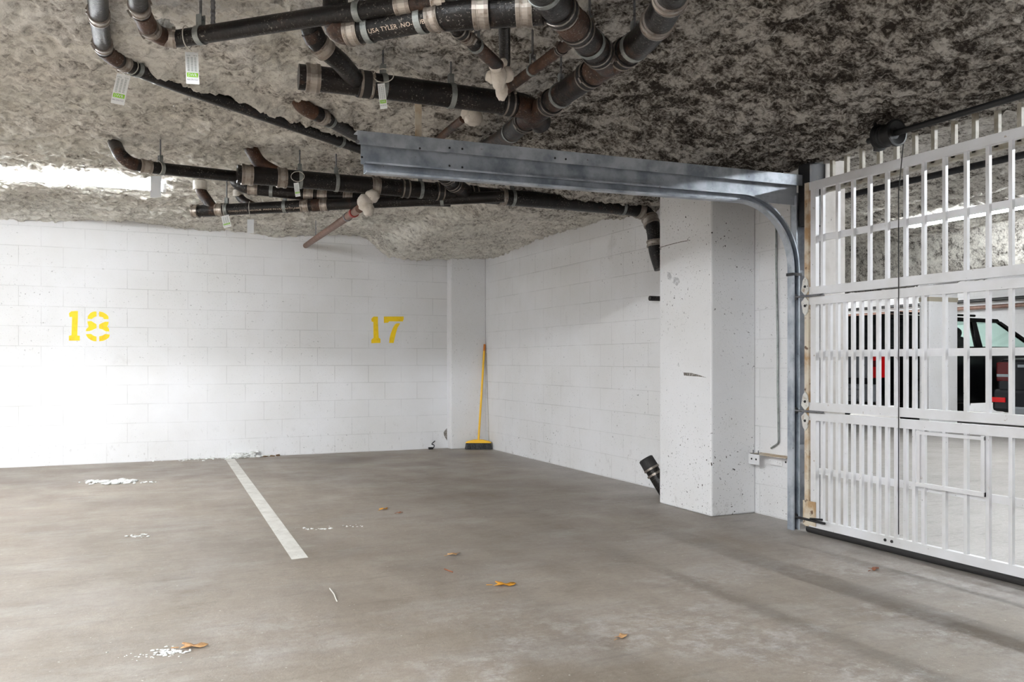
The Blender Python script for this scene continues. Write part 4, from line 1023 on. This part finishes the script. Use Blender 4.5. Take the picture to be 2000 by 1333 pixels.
litter('fallen_wool', [(270, 1048, 14, 2, 14, 0.010), (615, 1034, 14, 1.2, 14, 0.009), (683, 1028, 14, 1.0, 10, 0.008)], 'fluff', 'thin white flecks on the floor either side of the stripe', 'debris')
litter('fallen_wool', [(330, 1275, 20, 4, 60, 0.006), (270, 1283, 20, 4, 18, 0.004)], 'fluff', 'white flecks around the tan curled leaf', 'debris')
a, b = at_z(644, 1150, 0.004), at_z(658, 1175, 0.004)
tag(MB().tube([a, (a + b) / 2 + Vector((0.004, 0, 0.002)), b], 0.003, 6).build('twig', 'stripe'), 'pale thin twig lying on the floor below the stripe', 'twig')
a, b = at_z(868, 1112, 0.004), at_z(884, 1118, 0.004)
tag(MB().tube([a, b], 0.003, 6).build('twig', 'leaf3'), 'short dark twig left of the largest yellow leaf', 'twig')
p = at_y(842, 872, YB - 0.06)
pts = [Vector((p.x - 0.02, p.y, 0.012)), Vector((p.x + 0.03, p.y, 0.012)), Vector((p.x + 0.045, p.y, 0.05)), Vector((p.x, p.y, 0.06)), Vector((p.x + 0.05, p.y, 0.10))]
m = MB().tube(fillet(pts, 0.03), 0.006, 8); m.box((p.x - 0.03, p.y - 0.02, 0), (p.x + 0.02, p.y + 0.02, 0.025))
tag(m.build('cable_end', 'black'), 'small black curl of cable at the wall foot under number 17', 'cable')

# ------------------------------------------------------------------ lamps
def lamp(x0, y0, x1, y1, z, label, strength, drop=0.0, tubes=(-1, 1), group='fluorescent tubes'):
    c = Vector(((x0 + x1) / 2, (y0 + y1) / 2, z)); d = Vector((x1 - x0, y1 - y0, 0)); L = d.length; d.normalize(); s = Vector((-d.y, d.x, 0))
    o = thing('strip_light', c, label, 'lamp', group)
    mt = emit('lit tube', (0.93, 0.97, 1.0, 1), strength)
    MB().obox(c + Vector((0, 0, 0.045)), d * (L / 2), s * 0.03, Vector((0, 0, 0.022))).build('housing', 'lampwhite', o)
    for k in tubes: MB().tube([c + s * k * 0.04 - d * (L / 2 - 0.03) , c + s * k * 0.04 + d * (L / 2 - 0.03)], 0.019, 10).build('tube', mt, o)
    for k in (-1, 1):
        MB().obox(c + d * k * (L / 2 - 0.012) + Vector((0, 0, 0.0)), d * 0.012, s * 0.06, Vector((0, 0, 0.024))).build('lamp_holder', 'lampwhite', o)
    if drop:
        for k in (-1, 1): MB().tube([c + d * k * L * 0.3 + Vector((0, 0, 0.06)), c + d * k * L * 0.3 + Vector((0, 0, 0.06 + drop))], 0.004, 6).build('chain', 'rod', o)
    return o
lamp(-1.9, 7.22, 0.27, 7.22, 2.435, 'lit tube lamp sunk in ceiling wool at left before the back wall', 62)
lamp(-4.6, 0.40, -1.0, 0.40, 2.775, 'tube lamp in the deeper ceiling bay over the driving lane', 260)
lamp(-6.2, 4.4, -3.2, 4.4, 2.0, 'unseen tube lamp added at far left, hung low to brighten the ceiling', 150, 0.45)  # added lamp out of view, lowered to light the ceiling and left floor
lamp(9.07, 3.2, 9.07, 7.75, 2.79, 'lit tube lamp beyond the gate under the far ceiling', 50)
lamp(5.95, 0.2, 5.95, 3.2, 2.74, 'tube lamp beyond the gate, close to it', 150, 0.0, (0,))
lamp(13.2, -2.0, 13.2, 4.5, 2.80, 'unseen tube lamp added far beyond the gate to light the car sides', 35)  # added out of view, throws light on the sides of the cars
lamp(11.0, 15.0, 15.0, 15.0, 2.80, 'unseen tube lamp added at the far end to brighten the far wall', 150)  # added out of sight past the jamb to brighten the wall behind the SUV

# dark sprinkler pipe and ceiling pipes beyond the gate
a, b = at_x(1640, 388, 6.65), at_x(2060, 285, 6.65)
b.z = a.z = (a.z + b.z) / 2
tag(MB().tube([a + Vector((0, 2.5, 0)), b - Vector((0, 2.0, 0))], 0.03, 12).build('ceiling_pipe', 'darksteel'), 'dark pipe under the far ceiling just beyond the gate', 'pipe')
xp = XF - 0.15
for (py0, r_, mt, lb) in ((586, 0.035, 'black', 'black pipe along the far white wall above the cars'), (600, 0.042, 'copper', 'copper coloured pipe along the far white wall below the black one')):
    z = at_x(1930, py0, xp).z
    nm = 'wall_pipe'
    tag(MB().tube([(xp, 2, z), (xp, 16.5, z)], r_, 12).build(nm, mt), lb, 'pipe')

# ------------------------------------------------------------------ parked cars
def car(name, label, cat, x0, yc, L, W, zroof, belt, paint, prof, gh, lamps, sedan=False):
    o = thing(name, (x0, yc, 0), label, cat)
    hw_ = W / 2
    P = lambda x, z, y: Vector((x0 + x, yc + y, z))
    bo = MB().prism([P(x, z, -hw_) for x, z in prof], (0, W, 0)).build('body', paint, o); bevel(bo, 0.05, 3)
    # greenhouse: gh = [(x_belt, x_roof)] of the pillars from rear to front
    inset = 0.14
    r0, r1_ = gh[0][1], gh[-1][1]
    rf = MB().add([P(r0, zroof, -hw_ + inset), P(r1_, zroof - 0.03, -hw_ + inset), P(r1_, zroof - 0.03, hw_ - inset), P(r0, zroof, hw_ - inset),
                   P(r0 - 0.02, zroof - 0.07, -hw_ + inset - 0.03), P(r1_ + 0.05, zroof - 0.10, -hw_ + inset - 0.03), P(r1_ + 0.05, zroof - 0.10, hw_ - inset + 0.03), P(r0 - 0.02, zroof - 0.07, hw_ - inset + 0.03)],
                  [(0, 1, 2, 3), (7, 6, 5, 4), (0, 4, 5, 1), (1, 5, 6, 2), (2, 6, 7, 3), (3, 7, 4, 0)]).build('roof', paint, o)
    zr = zroof - 0.07
    for sgn in (-1, 1):
        for (xb_, xr_) in gh:
            y0, y1 = sgn * (hw_ - 0.02), sgn * (hw_ - inset + 0.02)
            wd = 0.07
            MB().add([P(xb_ - wd, belt - 0.02, y0), P(xb_ + wd, belt - 0.02, y0), P(xr_ + wd * .8, zr, y1), P(xr_ - wd * .8, zr, y1),
                      P(xb_ - wd, belt - 0.02, y0 - sgn * 0.06), P(xb_ + wd, belt - 0.02, y0 - sgn * 0.06), P(xr_ + wd * .8, zr, y1 - sgn * 0.06), P(xr_ - wd * .8, zr, y1 - sgn * 0.06)],
                     [(0, 1, 2, 3), (7, 6, 5, 4), (0, 4, 5, 1), (1, 5, 6, 2), (2, 6, 7, 3), (3, 7, 4, 0)]).build('pillar', paint, o)
        for i in range(len(gh) - 1):
            (b0, t0), (b1, t1) = gh[i], gh[i + 1]
            y0, y1 = sgn * (hw_ - 0.035), sgn * (hw_ - inset)
            MB().add([P(b0, belt, y0), P(b1, belt, y0), P(t1, zr, y1), P(t0, zr, y1)], [(0, 1, 2, 3)]).build('side_window', 'darkglass' if i == 0 and not sedan else 'glass', o)
    (b0, t0), (b1, t1) = gh[0], gh[-1]
    MB().add([P(b0 - 0.02, belt, -hw_ + 0.06), P(b0 - 0.02, belt, hw_ - 0.06), P(t0 - 0.02, zr, hw_ - inset), P(t0 - 0.02, zr, -hw_ + inset)], [(0, 1, 2, 3)]).build('rear_window', 'darkglass', o)
    MB().add([P(b1 + 0.02, belt, -hw_ + 0.06), P(b1 + 0.02, belt, hw_ - 0.06), P(t1 + 0.02, zr, hw_ - inset), P(t1 + 0.02, zr, -hw_ + inset)], [(0, 1, 2, 3)]).build('windscreen', 'glass', o)
    for xw_ in (0.95, L - 0.95):
        for sgn in (-1, 1):
            c = P(xw_, 0.36, sgn * (hw_ - 0.10))
            wh = MB().lathe(c, (0, sgn, 0), [(-0.11, 0.30), (-0.11, 0.345), (-0.08, 0.36), (0.07, 0.36), (0.10, 0.345), (0.10, 0.25), (0.08, 0.23)], 30).build('wheel', 'tyre', o)
            MB().lathe(c + Vector((0, sgn * 0.082, 0)), (0, sgn, 0), [(0, 0.23), (0.012, 0.21), (0.02, 0.08), (0.03, 0.05)], 20).build('hubcap', 'silver', wh)
    for sx in (gh[1][0] + 0.25, gh[-2][0] + 0.15):
        for yq in (-0.38, 0.38):
            s_ = MB().blob(P(sx, belt + 0.02, yq), 0.2, 3, 0.05, 2, (0.5, 1.1, 1.0)).blob(P(sx - 0.05, belt + 0.26, yq), 0.12, 4, 0.05, 2, (0.6, 1.2, 0.9)); s_.build('seat', 'cabin', o)
    for sgn in (-1, 1):
        MB().blob(P(gh[-1][0] - 0.25, belt + 0.06, sgn * (hw_ + 0.10)), 0.11, 2, 0.05, 2, (0.6, 1.0, 0.8)).build('mirror', 'silver' if not sedan else paint, o)
    lamps(o, P, hw_)
    return o
def suv_lamps(o, P, hw_):
    for sgn in (-1, 1):
        a = sorted((sgn * (hw_ + 0.004), sgn * (hw_ - 0.16)))
        bevel(MB().box(P(-0.012, 0.80, a[0]), P(0.22, 1.17, a[1])).build('tail_light', 'redlamp', o), 0.02)
        b = sorted((sgn * (hw_ - 0.0), sgn * (hw_ - 0.17)))
        MB().box(P(-0.02, 0.98, b[0]), P(-0.012, 1.08, b[1])).build('lens', 'darkred', o)
    MB().box(P(-0.015, 1.155, -hw_ + 0.2), P(0.0, 1.19, hw_ - 0.2)).build('chrome_strip', 'silver', o)
    MB().box(P(-0.012, 0.80, -hw_ + 0.25), P(0.0, 1.14, hw_ - 0.25)).build('tailgate', 'bumper', o)  # grey paints in the light reflected off the black tailgate
    bevel(MB().box(P(-0.12, 0.42, -hw_ + 0.02), P(0.05, 0.70, hw_ - 0.02)).build('bumper', 'bumper', o), 0.04)
    MB().box(P(-0.125, 0.60, -hw_ + 0.2), P(-0.12, 0.63, hw_ - 0.2)).box(P(-0.125, 0.50, -hw_ + 0.2), P(-0.12, 0.52, hw_ - 0.2)).build('bumper_strip', 'silver', o)
    for sgn in (-1, 1): MB().tube([P(0.5, 1.87, sgn * 0.66), P(2.6, 1.86, sgn * 0.66)], 0.02, 8).build('roof_rail', 'black', o)
def arches(L, zb, xw=0.95, r=0.42):
    out = []
    for xc in (L - xw, xw):
        out += [(xc + r * math.cos(a), max(zb, 0.36 + r * math.sin(a))) for a in [PI * i / 8 for i in range(9)]]
    return out
L1 = 5.0
prof1 = [(0.0, 0.55), (0.02, 1.25), (0.05, 1.32), (3.75, 1.32), (4.85, 1.12), (4.98, 0.9), (5.0, 0.45), (4.9, 0.33)] + arches(5.0, 0.33) + [(0.1, 0.36)]
car('suv', 'large dark SUV parked tail-out beyond the gate, partly hidden by a column', 'car', 10.80, 10.78, L1, 1.95, 1.83, 1.30, 'paintblack', prof1, [(0.12, 0.30), (1.35, 1.38), (2.35, 2.32), (3.85, 2.95)], suv_lamps)
def sed_lamps(o, P, hw_):
    for sgn in (-1, 1):
        a = sorted((sgn * (hw_ + 0.004), sgn * (hw_ - 0.22)))
        bevel(MB().box(P(-0.012, 0.77, a[0]), P(0.22, 1.06, a[1])).build('tail_light', 'darkred', o), 0.03)
        b = sorted((sgn * (hw_ - 0.02), sgn * (hw_ - 0.2)))
        MB().box(P(-0.02, 0.84, b[0]), P(-0.012, 0.88, b[1])).build('lens', 'silver', o)
        c = sorted((sgn * (hw_ + 0.002), sgn * (hw_ - 0.22)))
        MB().box(P(-0.13, 0.47, c[0]), P(0.02, 0.54, c[1])).build('reflector', 'redlamp', o)
    bevel(MB().box(P(-0.11, 0.33, -hw_), P(0.06, 0.66, hw_)).build('bumper', 'paintgrey', o), 0.05)
    bevel(MB().box(P(-0.13, 0.25, -hw_ + 0.3), P(0.02, 0.42, hw_ - 0.3)).build('skid_plate', 'silver', o), 0.03)
    MB().box(P(-0.03, 0.98, -hw_ + 0.35), P(0.0, 1.02, hw_ - 0.35)).build('chrome_strip', 'silver', o)
    MB().box(P(-0.02, 0.72, -0.28), P(0.0, 0.88, 0.28)).build('number_plate', 'bumper', o)
prof2 = [(0.0, 0.5), (0.0, 1.0), (0.06, 1.10), (0.5, 1.12), (3.4, 1.0), (4.35, 0.82), (4.5, 0.5), (4.4, 0.28)] + arches(4.5, 0.28, 0.9, 0.38) + [(0.1, 0.3)]
car('sedan', 'dark grey car with red reflector parked right of the column beyond the gate', 'car', 11.75, 7.62, 4.5, 1.80, 1.45, 1.02, 'paintgrey', prof2, [(0.55, 1.15), (1.55, 1.6), (2.4, 2.2), (3.45, 2.6)], sed_lamps, True)

# ------------------------------------------------------------------ render look
w = bpy.data.worlds.new('world'); SC.world = w; w.use_nodes = True
w.node_tree.nodes['Background'].inputs[0].default_value = (0.02, 0.02, 0.02, 1)
SC.view_settings.view_transform = 'Standard'; SC.view_settings.look = 'None'
SC.view_settings.gamma = 1.0; SC.view_settings.use_curve_mapping = False
SC.view_settings.exposure = 1.10
SC.cycles.use_denoising = True
SC.cycles.max_bounces = 8; SC.cycles.diffuse_bounces = 5; SC.cycles.transparent_max_bounces = 12
SC.cycles.sample_clamp_indirect = 6
